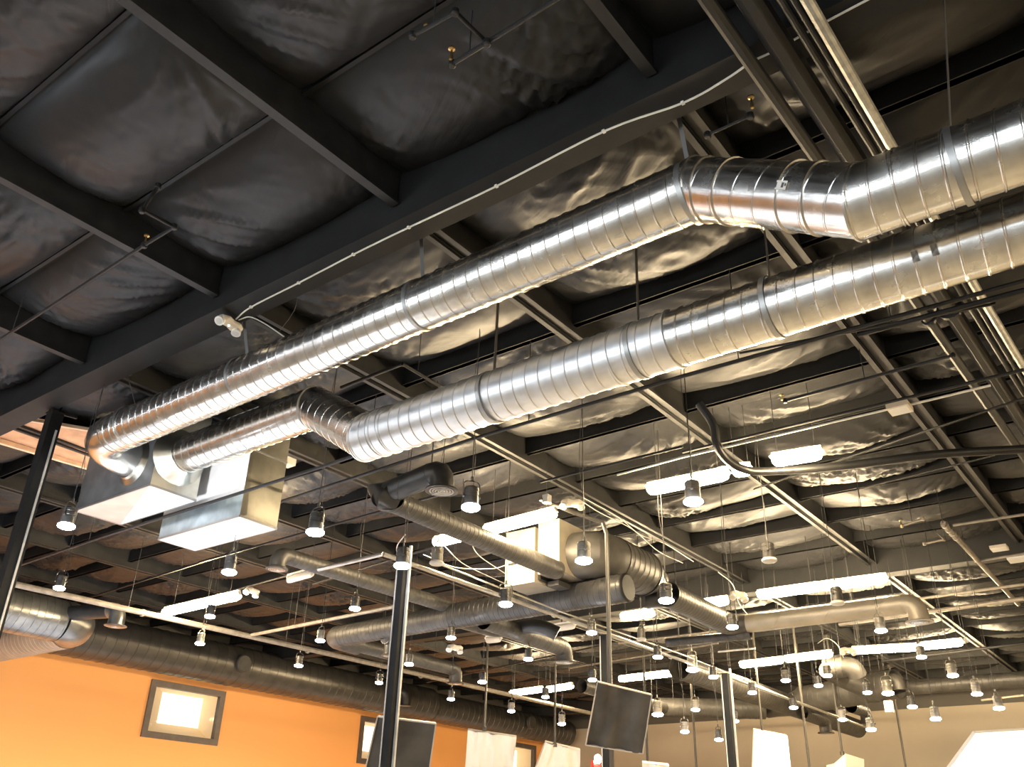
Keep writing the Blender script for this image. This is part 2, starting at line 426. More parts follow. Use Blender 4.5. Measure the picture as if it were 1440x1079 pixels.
# purlins: black members in line with the ducts, one at every pinch beyond the near girder
for k, sx in enumerate(SEAM):
    if not (-2 < sx < 35.5) or any(abs(sx-g2) < .3 for g2 in GX): continue
    if sx < 4.8:  # near bay: thin black strips drawn for the shade along the seams
        tag(MB().box((sx-.02, Y0, 7.37), (sx+.02, Y1-.05, 7.5)).build('roof_purlin', M['black']), 'slim black strip for seam shade in the near bay, %s before the near girder' % ORD[round((GX[0]-sx)/1.4)-1], 'purlin', 'roof purlins'); continue
    pz_ = MB().box((sx-.035, Y0, 7.13), (sx+.035, Y1-.05, 7.46)); pz_.box((sx-.045, Y0, 7.13), (sx+.045, Y1-.05, 7.145))
    b_ = 0 if sx < GX[0] else 1 if sx < GX[1] else 2 if sx < GX[2] else 3
    first = [None, GX[0], GX[1], GX[2]][b_]
    rk = round((sx-first)/1.4) if first else round((GX[0]-sx)/1.4)
    tag(pz_.build('roof_purlin', M['girder']), ('black roof purlin, %s before the near girder' if b_ == 0 else '%%s' ) % ORD[rk-1] if b_ == 0 else
        'black roof purlin, %s beyond the %s girder' % (ORD[rk-1], ['', 'near', 'second', 'last'][b_]), 'purlin', 'roof purlins')
# joists: paired channels with a gap
def joist(x0, x1, y, single=False):
    j = MB()
    if single:
        j.box((x0, y-.048, H), (x1, y+.048, H+.03)); j.box((x0, y-.022, H+.03), (x1, y+.022, H+.44)); return j
    for s in (-1, 1):
        j.box((x0, y+s*.075-.03, H), (x1, y+s*.075+.03, H+.035)); j.box((x0, y+s*.05-.014, H+.035), (x1, y+s*.05+.014, H+.44))
    j.box((x0, y-.036, H+.06), (x1, y+.036, H+.44))
    return j
ends = [(X0, GX[0]-.17), (GX[0]+.17, GX[1]-.17), (GX[1]+.17, GX[2]-.17), (GX[2]+.17, X1-.04)]
where = ['on the near side', 'between near and second girders', 'beyond the second girder', 'stub at the grey wall']
for b, (a, c) in enumerate(ends):
    for i, y in enumerate(JY[:-1]):
        if b == 3 and i % 2: continue
        rank = len(JY)-2-i
        if b == 0 and y < -3: continue
        tag(joist(a, c, y, b == 0).build('roof_joist', M['beam']), 'dark roof joist %s, %s from the orange wall' % (where[b], ORD[rank]), 'joist', 'roof joists')

# ------------------------------------------------------------------ the two silver ducts
dA = thing('spiral_duct', (5.27, 2.4, 6.3), 'upper bright silver spiral duct with dropped offset, nearer the black girder', 'duct')
a0, a1, a2, a3 = (5.27, 10.55, 6.26), (5.27, 2.30, 6.30), (5.13, 1.10, 5.52), (5.13, -3.2, 5.50)
r = .25
P = [Vector(a0), Vector(a1), Vector(a2), Vector(a3)]
mid = [P[1]+(P[2]-P[1])*.14, P[2]+(P[1]-P[2])*.10]
D01 = (P[1]-P[0]).normalized(); D12 = (P[2]-P[1]).normalized(); D23 = (P[3]-P[2]).normalized()
nA = (D01+D12).normalized(); nB = (D12+D23).normalized()
spiral(P[0], P[1], r, D01, nA).build('duct_section', M['shiny'], dA, smooth=True)
spiral(P[1], P[2], r, nA, nB, pitch=.2, lip=.003).build('offset_section', M['shiny'], dA, smooth=True)
spiral(P[2], P[3], r, nB, D23, pitch=.15).build('duct_section', M['shiny'], dA, smooth=True)
for p, n_, d_ in ((P[1], nA, D12), (P[2], nB, D23), (P[1]+D12*.36, D12, D12), (P[1]+D12*.12, (nA+D12*1.3), D12), (P[2]-D12*.50, D12, D12), (P[2]-D12*.30, (nB*.5+D12), D12), (P[2]+D23*.25, D23, D23), (P[0]+D01*.35, D01, D01)):
    bead(p, n_, d_, r, .010, .013).build('seam_collar', M['shiny'], dA, smooth=True)
for y, ty in ((10.2, 10.30), (7.95, 7.86), (5.25, 5.12), (2.36, 2.32)):
    strap(dA, (5.27, y, 6.285), r, (5.05 if y < 10 else 5.1, ty, 6.98))
strap(dA, (5.13, .48, 5.51), r, (5.13, .30, 6.98))
MB().box((5.13-.256, -.95, 5.45), (5.13-.2535, -.87, 5.52)).build('smudge', M['tape'], dA)
# inlet elbow: turns from along the run toward the plenum's face
e = path([(5.27, 10.5, 6.26), (5.27, 11.05, 6.26), (5.97, 11.12, 6.22)], .42, 5)
MB().tube(e, .25, 40).build('inlet_elbow', M['shiny'], dA, smooth=True)
MB().lathe((5.84, 11.12, 6.22), (1, 0, 0), [(0, .25), (.03, .27), (.07, .34), (.08, .34)], 36, cap=False).build('collar', M['sheet'], dA, smooth=True)
# sticker on the offset
sp = P[1]+D12*.98
so = Vector((-1, .0, -.28)); so = (so-D12*so.dot(D12)).normalized(); sa = D12.cross(so)
def stick(c, nrm, ax, w_, h_, off=.262):
    nrm = nrm.normalized(); ax2 = nrm.cross(ax).normalized(); c = c+nrm*off
    return [c-ax*w_-ax2*h_, c+ax*w_-ax2*h_, c+ax*w_+ax2*h_, c-ax*w_+ax2*h_]
MB().add(stick(sp, so, D12, .045, .032), [(0, 1, 2, 3)]).build('sticker', M['sticker'], dA)
MB().add(stick(sp+D12*.012, so, D12, .010, .018, .2635)+stick(sp+D12*.034-sa*.004, so, D12, .007, .010, .2635), [(0, 1, 2, 3), (4, 5, 6, 7)]).build('sticker_print', M['ink'], dA)

dB = thing('spiral_duct', (6.03, 3.0, 5.5), 'lower silver spiral duct beside the upper one, dull middle length and wide bend', 'duct')
b0, b1, b2, b3, b4 = (6.24, 10.45, 6.28), (6.26, 7.86, 6.30), (6.05, 6.66, 5.53), (6.03, 2.95, 5.51), (6.03, -3.2, 5.50)
Q = [Vector(p) for p in (b0, b1, b2, b3, b4)]
E = [(Q[k+1]-Q[k]).normalized() for k in range(4)]
n1_, n2_ = (E[0]+E[1]).normalized(), (E[1]+E[2]).normalized()
spiral(Q[0], Q[1], .25, E[0], n1_).build('duct_section', M['shiny'], dB, smooth=True)
spiral(Q[1], Q[2], .25, n1_, n2_, pitch=.2, lip=.003).build('offset_section', M['shiny'], dB, smooth=True)
spiral(Q[2], Q[3], .25, n2_, E[2]).build('duct_section', M['matte'], dB, smooth=True)
spiral(Q[3], Q[4], .245, E[3], E[3]).build('duct_section', M['shiny'], dB, smooth=True)
for p, n_, d_ in ((Q[1], n1_, E[1]), (Q[2], n2_, E[2]), (Q[2]+E[2]*.22, (n2_*.4+E[2]), E[2]), (Q[2]+E[2]*.36, E[2], E[2]), (Q[3], E[2], E[2]), (Q[3]-E[2]*.55, E[2], E[2])):
    bead(p, n_, d_, .25, .010, .012).build('seam_collar', M['matte'], dB, smooth=True)
for y in (4.92, 3.3, 2.08): strap(dB, (6.03, y, 5.51), .25, (6.03, y-.02, 6.98 if abs(y-4.92) < .3 or y < 2.5 else 7.1))
MB().lathe((6.24, 10.58, 6.28), (0, -1, 0), [(0, .40), (.03, .38), (.12, .30), (.2, .255)], 36, cap=False).build('collar', M['sheet'], dB, smooth=True)
for y, zz in ((.95, 5.47), (.82, 5.46), (-.0, 5.45), (-.12, 5.46)):
    o = Vector((-1, 0, -.45)).normalized()
    MB().add(stick(Vector((6.03, y, 5.51)), o, Vector((0, 1, 0)), .022, .040, .2535), [(0, 1, 2, 3)]).build('smudge', M['tape'], dB)

# ------------------------------------------------------------------ plenum boxes at the far end of the ducts
pa = thing('duct_plenum', (6.27, 11.5, 5.76), 'dark sided sheet metal plenum box where both silver ducts enter, creased flat bottom', 'plenum')
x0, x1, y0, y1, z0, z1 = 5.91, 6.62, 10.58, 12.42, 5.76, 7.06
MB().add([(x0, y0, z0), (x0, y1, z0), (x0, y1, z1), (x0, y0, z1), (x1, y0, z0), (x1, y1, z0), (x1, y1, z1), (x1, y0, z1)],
         [(0, 1, 2, 3), (5, 4, 7, 6), (1, 5, 6, 2)]).build('side_panel', M['sheet_shaded'], pa)
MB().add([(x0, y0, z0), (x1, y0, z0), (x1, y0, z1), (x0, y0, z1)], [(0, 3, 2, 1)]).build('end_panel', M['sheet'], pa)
MB().add([(x0, y0, z0), (x1, y1, z0), (x0, y1, z0)], [(0, 1, 2)]).build('bottom_panel', M['sheet_rosy_reflection'], pa)
MB().add([(x0, y0, z0), (x1, y0, z0), (x1, y1, z0)], [(0, 1, 2)]).build('bottom_panel', M['sheet_lit'], pa)
fl = MB()
for a, b in (((x0, y0), (x0, y1)), ((x0, y1), (x1, y1)), ((x1, y1), (x1, y0)), ((x1, y0), (x0, y0))): fl.bar((*a, z0+.01), (*b, z0+.01), .02, .03)
fl.build('bottom_flange', M['strap'], pa)
pb = thing('duct_plenum', (7.1, 10.7, 5.44), 'bright white sided sheet metal plenum box hanging beside the lower silver duct', 'plenum')
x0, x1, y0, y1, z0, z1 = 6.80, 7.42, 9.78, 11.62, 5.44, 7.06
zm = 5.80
MB().add([(x0, y0, z0), (x0, y1, z0), (x0, y1, zm), (x0, y0, zm)], [(0, 1, 2, 3)]).build('lower_panel', M['sheet_cool_reflection'], pb)
MB().add([(x0-.004, y0, zm), (x0-.004, y1, zm), (x0-.004, y1, z1), (x0-.004, y0, z1)], [(0, 1, 2, 3)]).build('upper_panel', M['sheet_lit'], pb)
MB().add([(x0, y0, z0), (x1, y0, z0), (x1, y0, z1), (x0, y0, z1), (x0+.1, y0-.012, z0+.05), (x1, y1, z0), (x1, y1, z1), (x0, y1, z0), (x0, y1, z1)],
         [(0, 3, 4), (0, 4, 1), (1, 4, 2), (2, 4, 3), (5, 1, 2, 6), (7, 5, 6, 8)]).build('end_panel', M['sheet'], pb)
MB().add([(x0, y0, z0), (x1, y0, z0), (x1, y1, z0), (x0, y1, z0)], [(0, 1, 2, 3)]).build('bottom_panel', M['sheet_lit'], pb)
fl = MB()
for a, b in (((x0, y0), (x0, y1)), ((x0, y1), (x1, y1)), ((x1, y1), (x1, y0)), ((x1, y0), (x0, y0))):
    fl.bar((*a, z0+.012), (*b, z0+.012), .02, .03)
fl.bar((x0, y0, zm), (x0, y1, zm), .012, .012); fl.bar((x0, y0, 6.42), (x1, y0, 6.42), .03, .03)
fl.build('flange', M['strap'], pb)
# raw timber roof curb seen between the girder and the upper duct
rc = thing('roof_curb', (5.9, 13.4, 7.1), 'raw plywood roof opening with pale timber edge beside the upper duct end', 'roof curb')
MB().add([(5.02, 12.9, 7.05), (6.2, 12.25, 7.02), (6.75, 13.9, 7.02), (5.05, 14.1, 7.05)], [(0, 1, 2, 3)]).build('plywood', M['wood'], rc)
MB().bar((5.05, 14.05, 7.0), (6.75, 13.85, 7.0), .07, .07).build('timber_edge', M['woodedge'], rc)
MB().bar((5.02, 12.9, 7.0), (6.2, 12.2, 7.0), .05, .05).build('timber_edge', M['woodedge'], rc)

# ------------------------------------------------------------------ painted ducts
def T(*p): return p
BD = (1, 0, 0); AD = (0, -1, 0)
# branch with an elbowed outlet, right of the lower silver duct's bend
d = thing('branch_duct', (7.696, 7.963, 5.6), 'dark ribbed branch duct sloping down right to the casing, below the silver bend', 'duct')
p0 = Vector((7.696, 7.963, 5.6)); p1 = Vector((11.55, p0.y, 5.6))
spiral(p0, p1, .145, (1, 1, 0), BD, pitch=.09, lip=.003, n=28).build('duct_section', M['duct'], d, smooth=True)
q1 = Vector((7.783, 7.314, 5.82)); q0 = Vector((7.718, 8.084, 5.68))
MB().tube([p0+Vector((.12, 0, 0)), p0+Vector((-.02, .03, .02)), q0+Vector((0, .04, 0)), q0+Vector((0, -.1, .01))], .15, 28).build('return_bend', M['ductblack'], d, smooth=True)
spiral(q0, q1, .15, None, None, pitch=.5, lip=.004, n=28).build('duct_section', M['ductblack'], d, smooth=True)
vent(d, q1, q1-q0, .15, M['ductblack'], .26)
MB().tube([q1+Vector((0, 0, .1)), q1+Vector((0, 0, 1.35))], .008, 6).build('hanger_rod', M['wire'], d)
# long thin branch further left
d = thing('branch_duct', (8.629, 11.163, 5.6), 'brownish grey branch duct starting at a round outlet under the bright plenum', 'duct')
p0 = Vector((8.698, 11.194, 5.6)); p1 = Vector((12.4, 11.0, 5.6)); p0.y = 11.1
spiral(p0, p1, .125, BD, BD, pitch=.09, lip=.002, n=28).build('duct_section', M['duct'], d, smooth=True)
vent(d, p0, (-1, 0, 0), .125, M['duct'], .22)
# main painted duct
d = thing('main_duct', (12.5, 10, 5.45), 'long grey painted main duct passing left to right under the beige casing', 'duct')
m0 = Vector((12.62, 13.95, 5.42)); m1 = Vector((12.5, 10.9, 5.42)); m2 = Vector((12.42, 7.22, 5.42))
spiral(m0, m1, .21, None, None, pitch=.11, lip=.004, n=32).build('duct_section', M['duct'], d, smooth=True)
spiral(m1, m2, .23, None, None, pitch=.11, lip=.004, n=32).build('duct_section', M['ductblack'], d, smooth=True)
MB().lathe(m2-Vector((0, -.01, 0)), (0, -1, 0), [(0, .23), (.03, .236), (.05, .2), (.055, .02)], 28).build('end_cap', M['black'], d, smooth=True)
e = path([m0, m0+Vector((.0, .35, 0)), m0+Vector((.75, .35, -.02))], .3, 4)
MB().tube(e, .21, 28).build('end_elbow', M['duct'], d, smooth=True)
s0 = m0+Vector((.7, .35, -.02)); s1 = Vector((16.374, 14.345, 5.4))
spiral(s0, (s1.x, s0.y, s0.z), .15, None, None, pitch=.12, lip=.003, n=24).build('branch_section', M['duct'], d, smooth=True)
vent(d, (s1.x, s0.y, s0.z), BD, .15, M['duct'], .3)
t1 = Vector((12.967, 12.731, 5.2))
MB().tube([(12.6, t1.y, 5.3), (t1.x-.3, t1.y, 5.25)], .13, 24).build('branch_section', M['duct'], d, smooth=True)
vent(d, (t1.x-.35, t1.y, 5.25), BD, .13, M['duct'], .3)
u0 = Vector((13.757, 10.274, 5.25)); u1 = Vector((14.944, 10.143, 5.25))
spiral((12.6, u0.y, 5.3), (u1.x, u0.y, 5.25), .17, None, None, pitch=.12, lip=.003, n=24).build('branch_section', M['duct'], d, smooth=True)
vent(d, (u1.x, u0.y, 5.25), BD, .17, M['duct'], .25)
v1 = Vector((13.362, 9.87, 5.3))
MB().tube(path([(12.5, v1.y+.9, 5.32), (13.6, v1.y+.9, 5.34), (v1.x+.25, v1.y-.1, 5.36), (v1.x+.45, v1.y-.35, 5.2)], .35), .13, 20).build('flexible_spur', M['ductblack'], d, smooth=True)
# big short drum duct with reducer and outlet run on the right
d = thing('drum_duct', (12.1, 8, 6), 'large fat beige ribbed duct leaving the casing and tapering away', 'duct')
g0 = Vector((12.169, 7.99, 6.0)); g1 = Vector((13.648, 7.613, 6.0)); g0.y = g1.y
MB().tube(path([(g0.x, g0.y+.42, 6.0), (g0.x, g0.y, 6.0), (g0.x+.5, g0.y, 6.0)], .40, 4), .38, 36).build('elbow', M['duct'], d, smooth=True)
spiral((g0.x+.46, g0.y, 6), g1, .38, None, None, pitch=.17, lip=.010, n=36).build('duct_section', M['duct'], d, smooth=True)
MB().lathe(g1, BD, [(0, .40), (.05, .38), (.5, .21), (.6, .2)], 36).build('reducer', M['duct'], d, smooth=True)
d = thing('outlet_duct', (16, 7, 5.5), 'pale ribbed duct lit from above, bent toward the right with a down-turned end', 'duct')
h0 = Vector((13.564, 7.282, 5.55)); h1 = Vector((16.013, 7.086, 5.5)); h2 = Vector((15.995, 3.959, 5.5)); h0.y = h1.y; h2.x = h1.x
c = path([h0, h1, h2], .32, 4)
spiral(h0, c[1], .21, None, None, pitch=.1, lip=.004, n=28).build('duct_section', M['duct'], d, smooth=True)
MB().tube(c[1:-1], [.21, .2, .19, .18, .17], 28).build('elbow', M['duct'], d, smooth=True)
spiral(c[-2], h2, .165, None, None, pitch=.9, lip=.004, n=28).build('duct_section', M['unit'], d, smooth=True)
vent(d, h2, AD, .165, M['unit'], .3)
w0 = Vector((14.238, 7.296, 5.65))
MB().tube([w0+Vector((-.15, .5, .0)), w0+Vector((0, .1, .02))], .15, 24).build('spur', M['ductblack'], d, smooth=True)
vent(d, w0+Vector((0, .12, 0)), AD, .15, M['ductblack'], .2)
# distant ducts
def simple_duct(label, a, b, r_, m, end=None, n=24, group=None, extra=None):
    d = thing('distant_duct', a, label, 'duct', group)
    spiral(a, b, r_, None, None, pitch=.16, lip=.004, n=n).build('duct_section', m, d, smooth=True)
    if end: vent(d, b, end, r_, m, .3)
    for t in (.15, .85):
        q = Vector(a).lerp(Vector(b), t); MB().tube([q+Vector((0, 0, r_*.9)), (q.x, q.y, 7.1)], .008, 6).build('hanger_rod', M['wire'], d)
    return d
simple_duct('long horizontal grey duct with bright top edge behind the far light rows', (26.2, (22.72, 6.925, 5.8)[1], 5.8), (26.2, -1.0, 5.8), .19, M['duct'])
d = simple_duct('fat curved duct joining a right-hand main in front of the grey wall', (25.758, 9.48, 5.6), (24.905, 6.639, 5.7), .36, M['duct'])
MB().tube([Vector((25.758, 9.48, 5.6))+Vector((.0, -.1, 0)), Vector((26.226, 10.148, 5.55)), Vector((26.586, 10.84, 5.5))], [.36, .25, .2], 24).build('taper', M['duct'], d, smooth=True)
simple_duct('dark duct running left to right low in front of the grey wall', (24.569, 13.367, 5.5), (26.278, 10.817, 5.5), .27, M['duct'])
simple_duct('fat duct running away right, under the far light row before the grey wall', (19.233, 9.865, 5.5), (31.5, (19.233, 9.865, 5.5)[1], 5.5), .28, M['duct'])
simple_duct('short down-turned duct outlet beside the white box, against the grey wall', (25.303, 9.354, 5.2), (26.874, 9.381, 5.2), .17, M['duct'], BD)
simple_duct('small down-turned duct outlet under the fat curved duct', (26.108, 8.265, 5.4), (27.021, 8.237, 5.4), .16, M['duct'], BD)
d = simple_duct('thick elbowed duct above the fat curved duct, left of the far light row', (23.08, 7.822, 5.9), (23.125, 7.34, 5.9), .26, M['duct'])
MB().tube(path([(23.109, 7.37, 5.9), (23.131, 7.133, 5.9), (23.262, 7.12, 5.7)], .2), .24, 24).build('elbow', M['duct'], d, smooth=True)
MB().tube([(23.288, 7.843, 5.9), (24.159, 7.766, 5.8), (24.552, 7.383, 5.6)], .22, 24).build('branch', M['duct'], d, smooth=True)
d = simple_duct('round elbow outlet pointing down right of the fat curved duct', (25.043, 7.368, 5.9), (25.258, 6.961, 5.9), .2, M['duct'], AD)
simple_duct('thin grey duct starting at an open collar behind the tilted dark board', (19.366, 12.617, 5.3), (23.5, (19.366, 12.617, 5.3)[1], 5.3), .16, M['duct'])
simple_duct('thin dark horizontal duct to the left of the pale outlet duct elbow', (15.911, 8.39, 5.3), (16.06, 6.731, 5.3), .085, M['duct'])
# duct along the orange wall
d = thing('wall_duct', (20, 23.6, 5.8), 'very long dark duct running along the top of the orange wall', 'duct')
wy, wr = 23.72, .58
wz = 1.6+wy*math.tan(math.radians(10.05)+math.asin(wr/24.1))
spiral((7.0, wy, wz), (26, wy, wz), wr, None, None, pitch=.32, lip=.010, n=40).build('duct_section', M['walld'], d, smooth=True)
spiral((26, wy+.05, wz-.03), (35.2, wy+.05, wz-.03), wr-.06, None, None, pitch=.32, lip=.010, n=40).build('duct_section', M['walld'], d, smooth=True)
for px in ((17.095, 23.2, 6.166), (31.691, 23.2, 6.135)):
    MB().lathe((px[0], wy-wr-.10, wz), (0, 1, 0), [(0, .22), (.03, .26), (.14, .26)], 24).build('side_grille', M['duct'], d, smooth=True)
pp = Vector((23.764, 23.1, 6.229))
MB().tube([(pp.x, wy-.3, wz+.1), (pp.x, wy-wr-.1, wz+.1)], .17, 20).build('outlet_spur', M['ductblack'], d, smooth=True)
vent(d, (pp.x, wy-wr-.1, wz+.1), (.75, -.66, 0), .17, M['ductblack'], .42)
# satin duct at far left, elbow and side outlet
d = thing('elbowed_duct', (8, 19, 5.6), 'fat satin silver duct at the left edge with a round side outlet', 'duct')
f1 = Vector((9.75, 18.9, 5.62)); f0 = Vector((3.5, 18.9, 5.62)); f2 = Vector((9.75, 23.3, 5.62))
c = path([f0, f1, f2], .5, 5)
spiral(f0, c[1], .42, None, None, pitch=.16, lip=.006, n=40).build('duct_section', M['ductsilver'], d, smooth=True)
MB().tube(c[1:-1], .42, 40).build('elbow', M['ductsilver'], d, smooth=True)
spiral(c[-2], f2, .42, None, None, pitch=.16, lip=.006, n=40).build('duct_section', M['unit'], d, smooth=True)
o0 = Vector((9.262, 18.843, 5.75)); o1 = Vector((9.413, 18.586, 5.75))
o0 = Vector((9.3, 18.6, 5.75)); o1 = Vector((9.62, 17.62, 5.75))
MB().tube([o0, o1], .15, 24).build('outlet_spur', M['ductblack'], d, smooth=True)
vent(d, o1, o1-o0, .16, M['ductsilver'], .3)

# ------------------------------------------------------------------ beige casings
d = thing('duct_casing', (11.8, 8.6, 5.5), 'beige sheet metal casing with black gap, behind the fat drum duct', 'casing')
c0 = Vector((11.625, 9.054, 5.5)); c1 = Vector((11.534, 8.451, 5.5)); c2 = Vector((11.667, 8.42, 5.55)); c3 = Vector((11.596, 7.98, 5.55))
MB().box((11.6, c1.y, 5.5), (13.0, c0.y, 6.42)).build('left_cabinet', M['unit'], d)
MB().box((11.62, c3.y, 5.62), (13.2, c2.y-.02, 6.49)).build('right_cabinet', M['unit'], d)
MB().box((11.70, c2.y-.02, 5.56), (12.9, c1.y, 6.38)).build('gap_panel', M['black'], d)
MB().box((11.9, c3.y+.2, 5.48), (12.9, c1.y-.05, 5.56)).build('base_rail', M['duct'], d)
f = MB(); y0_, y1_ = c1.y+.08, c0.y-.05
f.bar((11.585, y0_, 5.86), (11.585, y1_-.03, 5.86), .02, .03); f.bar((11.585, y0_, 5.80), (11.585, y0_, 6.05), .02, .02)
f.build('handle', M['black'], d)

# ------------------------------------------------------------------ pipes
def pipe(label, pts, r_, m, cat='pipe', name='pipe', smooth=0, hang=None, clamps=None, n=10, group=None):
    d = thing(name, pts[0], label, cat, group)
    MB().tube(pts, r_, n, smooth=smooth).build('pipe_length' if cat == 'pipe' else 'length', m, d, smooth=True)
    if hang:
        for q in hang:
            q = Vector(q)
            MB().tube([q, (q.x, q.y, 7.1)], .006, 6).build('hanger_rod', M['wire'], d)
    if clamps:
        for t in clamps:
            a, b = Vector(pts[0]), Vector(pts[-1]); q = a.lerp(b, t)
            MB().lathe(q-(b-a).normalized()*.03, b-a, [(0, r_*1.02), (.005, r_*1.35), (.055, r_*1.35), (.06, r_*1.02)], 14, cap=False).build('coupling', m, d, smooth=True)
    return d
pipe('thick galvanised pipe crossing over both silver ducts at upper right', [(-1.5, 1.12, 6.7), (6.2, 1.0, 6.7), (14, .80, 6.7)], .043, M['galvpipe'], clamps=[.55])
for k, (dy, r_, dz, lb) in enumerate(((1.62, .055, 6.72, 'black pipe with pale lit edge, leftmost of the bundle beside the galvanised pipe'), (1.40, .095, 6.78, 'thickest black pipe of the bundle beside the galvanised pipe'),
        (1.24, .03, 6.72, 'thin black pipe right of the thickest one in the bundle'), (1.17, .022, 6.70, 'thinnest black pipe in the bundle by the galvanised pipe'), (1.50, .035, 6.85, 'small black pipe tucked between the two thick ones of the bundle'))):
    pipe(lb, [(-1.5, dy+.05, dz), (15.5 if k < 2 else 13, dy-.25, dz)], r_, M['pipe'], clamps=[.3, .62])
pipe('slim black support rail crossing under the galvanised pipe and pipe bundle', [(8.55, 2.1, 6.5), (8.6, -1.2, 6.45)], .03, M['black'], hang=[(8.56, 1.75, 6.5), (8.6, .2, 6.47)])
pipe('long black sprinkler main just below the lower silver duct', [(7.72, 10.6, 6.0), (7.52, 6.4, 6.0), (7.5, 3.6, 6.0), (7.62, -1.0, 6.0)], .022, M['pipe'], hang=[(7.53, 5.6, 6.0), (7.5, 3.0, 6.0), (7.52, 8.2, 6.0)])
pipe('black pipe passing across the face of the bright plenum box', [(6.72, 17.0, 5.62), (6.70, 13, 5.7), (6.66, 8.0, 5.72), (6.6, 5.4, 5.75)], .022, M['pipe'], hang=[(6.7, 13.4, 5.69)])
pipe('white painted conduit running right to the grey box past the curved pipe', [(10.099, 5.962, 6.3), (10.033, 4.918, 6.3), (10.071, 2.29, 6.3)], .014, M['white'], 'conduit', 'conduit')
pipe('white painted conduit continuing right from the grey box to the pipe bundle', [(10.088, 2.032, 6.3), (10.083, 1.188, 6.3)], .014, M['white'], 'conduit', 'conduit')
for a_, b_, r_, lb in [
    ((10.201, 4.996, 6.45), (10.212, 0.849, 6.45), 0.02, 'thin black pipe directly above the white conduit'),
    ((9.528, 6.862, 6.2), (9.514, 4.654, 6.2), 0.018, 'black pipe ending left of the white conduit over the row of lights'),
    ((12.367, 4.918, 6.6), (11.295, 1.016, 6.6), 0.016, 'black pipe under the white conduit near the right edge'),
    ((13.726, 3.674, 6.8), (13.454, 1.737, 6.8), 0.014, 'thin pipe with a sprinkler tip right of the double light'),
    ((8.223, 3.271, 6.5), (8.709, 0.812, 6.5), 0.016, 'black pipe right below the lower silver duct at the right'),
    ((9.974, 3.433, 6.7), (9.932, 1.541, 6.7), 0.02, 'black sprinkler branch under the duct with a pale tip'),
    ((9.373, 14.475, 6.2), (9.129, 8.084, 6.2), 0.02, 'black pipe under the bright plenum box running up to the right'),
    ((10.312, 23.996, 6.3), (9.48, 13.198, 6.3), 0.02, 'black pipe crossing the left bay under the plenum boxes'),
    ((11.543, 19.283, 6.3), (11.029, 13.25, 6.3), 0.02, 'black pipe just above the lone warm light on the left'),
    ((6.389, 7.593, 6.55), (6.376, 6.567, 6.55), 0.022, 'black pipe between the two silver ducts ending in a bend'),
    ((12.057, 14.421, 6.4), (11.38, 10.008, 6.4), 0.028, 'dark pipe left of the dark pole above the brownish duct'),
    ((21.321, 19.575, 6.2), (19.197, 11.63, 6.2), 0.02, 'dark far pipe under the main duct'),
    ((24.848, 10.424, 6.4), (23.681, 5.692, 6.4), 0.03, 'dark pipe just above the far double light row'),
    ((19.112, 6.475, 6.3), (18.894, 2.484, 6.3), 0.028, 'pale lit pipe to the right of the pale outlet duct'),
    ((20.35, 6.453, 6.3), (19.994, 2.687, 6.3), 0.045, 'thick grey pipe behind the end of the pale outlet duct'),
    ((23.892, 6.653, 6.1), (23.329, 3.346, 6.1), 0.03, 'dark pipe right of the far double light row'),
    ((30.613, 5.854, 6.0), (30.188, 4.634, 6.0), 0.03, 'short dark pipe right of the last light at the grey wall'),
    ((30.357, 16.097, 6.2), (29.059, 10.41, 6.2), 0.03, 'dark far pipe along the top of the grey wall'),
    ((19.701, 11.73, 6.3), (19.605, 5.153, 6.3), 0.022, 'pale thin pipe under the pale outlet duct'),
    ((21.435, 14.383, 6.2), (20.451, 9.416, 6.2), 0.022, 'lit thin pipe above the paired lights by the tilted board')]:
    pipe(lb, [a_, b_], r_, M['greypipe'] if ('pale' in lb or 'grey' in lb or 'lit' in lb) else M['pipe'])  # pipes labelled lit take the lighter grey: light put into the colour
pipe('short black pipe running down right from the bend between the silver ducts', [(6.376, 6.567, 6.55), (7.326, 6.58, 6.55)], .02, M['pipe'], hang=[(6.58, 6.51, 6.55)])
pipe('thick dark curved pipe bending down past the lit fluorescent pair', [(9.837, 4.537, 6.9), (9.945, 4.411, 6.6), (10.004, 4.411, 6.35), (10.194, 4.375, 6.2), (10.396, 4.24, 6.1), (10.633, 4.011, 6.1), (11.114, 3.15, 6.15), (11.471, 2.188, 6.2), (12.031, 1.227, 6.25), (12.36, 0.651, 6.25)], .055, M['pipe'], smooth=5, n=14)
pipe('pale grey sprinkler main running down right above the orange wall', [(4.0, 16.75, 5.6), (7.6, 16.65, 5.6), (14.75, 16.4, 5.6), (26, 16.2, 5.6)], .055, M['greypipe'], clamps=[.26, .45, .62, .8], hang=[(9.4, 16.6, 5.6), (13.2, 16.45, 5.6), (18, 16.3, 5.6)])
pipe('pale grey pipe rising right from the sprinkler main, left of the ribbed duct', [(12.25, 16.5, 5.62), (12.1, 11.9, 5.66)], .035, M['greypipe'], hang=[(12.2, 15, 5.63)])
pipe('bright steel rail running down right across the posts', [(8.0, 8.26, 5.0), (13.15, 8.24, 5.0), (17.8, 8.24, 5.0), (27.5, 8.3, 5.0)], .028, M['conduit'], clamps=[.2, .4, .6], name='steel_rail', cat='rail')
pipe('short bright steel rail meeting the long rail at the dark post', [(8.0, 8.26, 5.0), (8.05, 9.55, 5.0)], .028, M['conduit'], name='steel_rail', cat='rail')
pipe('thin conduit running above and beside the bright steel rail', [(8.913, 8.268, 5.25), (8.978, 8.169, 5.1), (12.133, 8.278, 5.1), (16.18, 8.208, 5.1), (23.078, 8.504, 5.1)], .013, M['conduit'], 'conduit', 'conduit')
pipe('short bright conduit linking the long rail to a bent pipe near the third post', [(18.584, 8.572, 5.6), (18.62, 7.737, 5.6)], .022, M['conduit'], 'conduit', 'conduit')
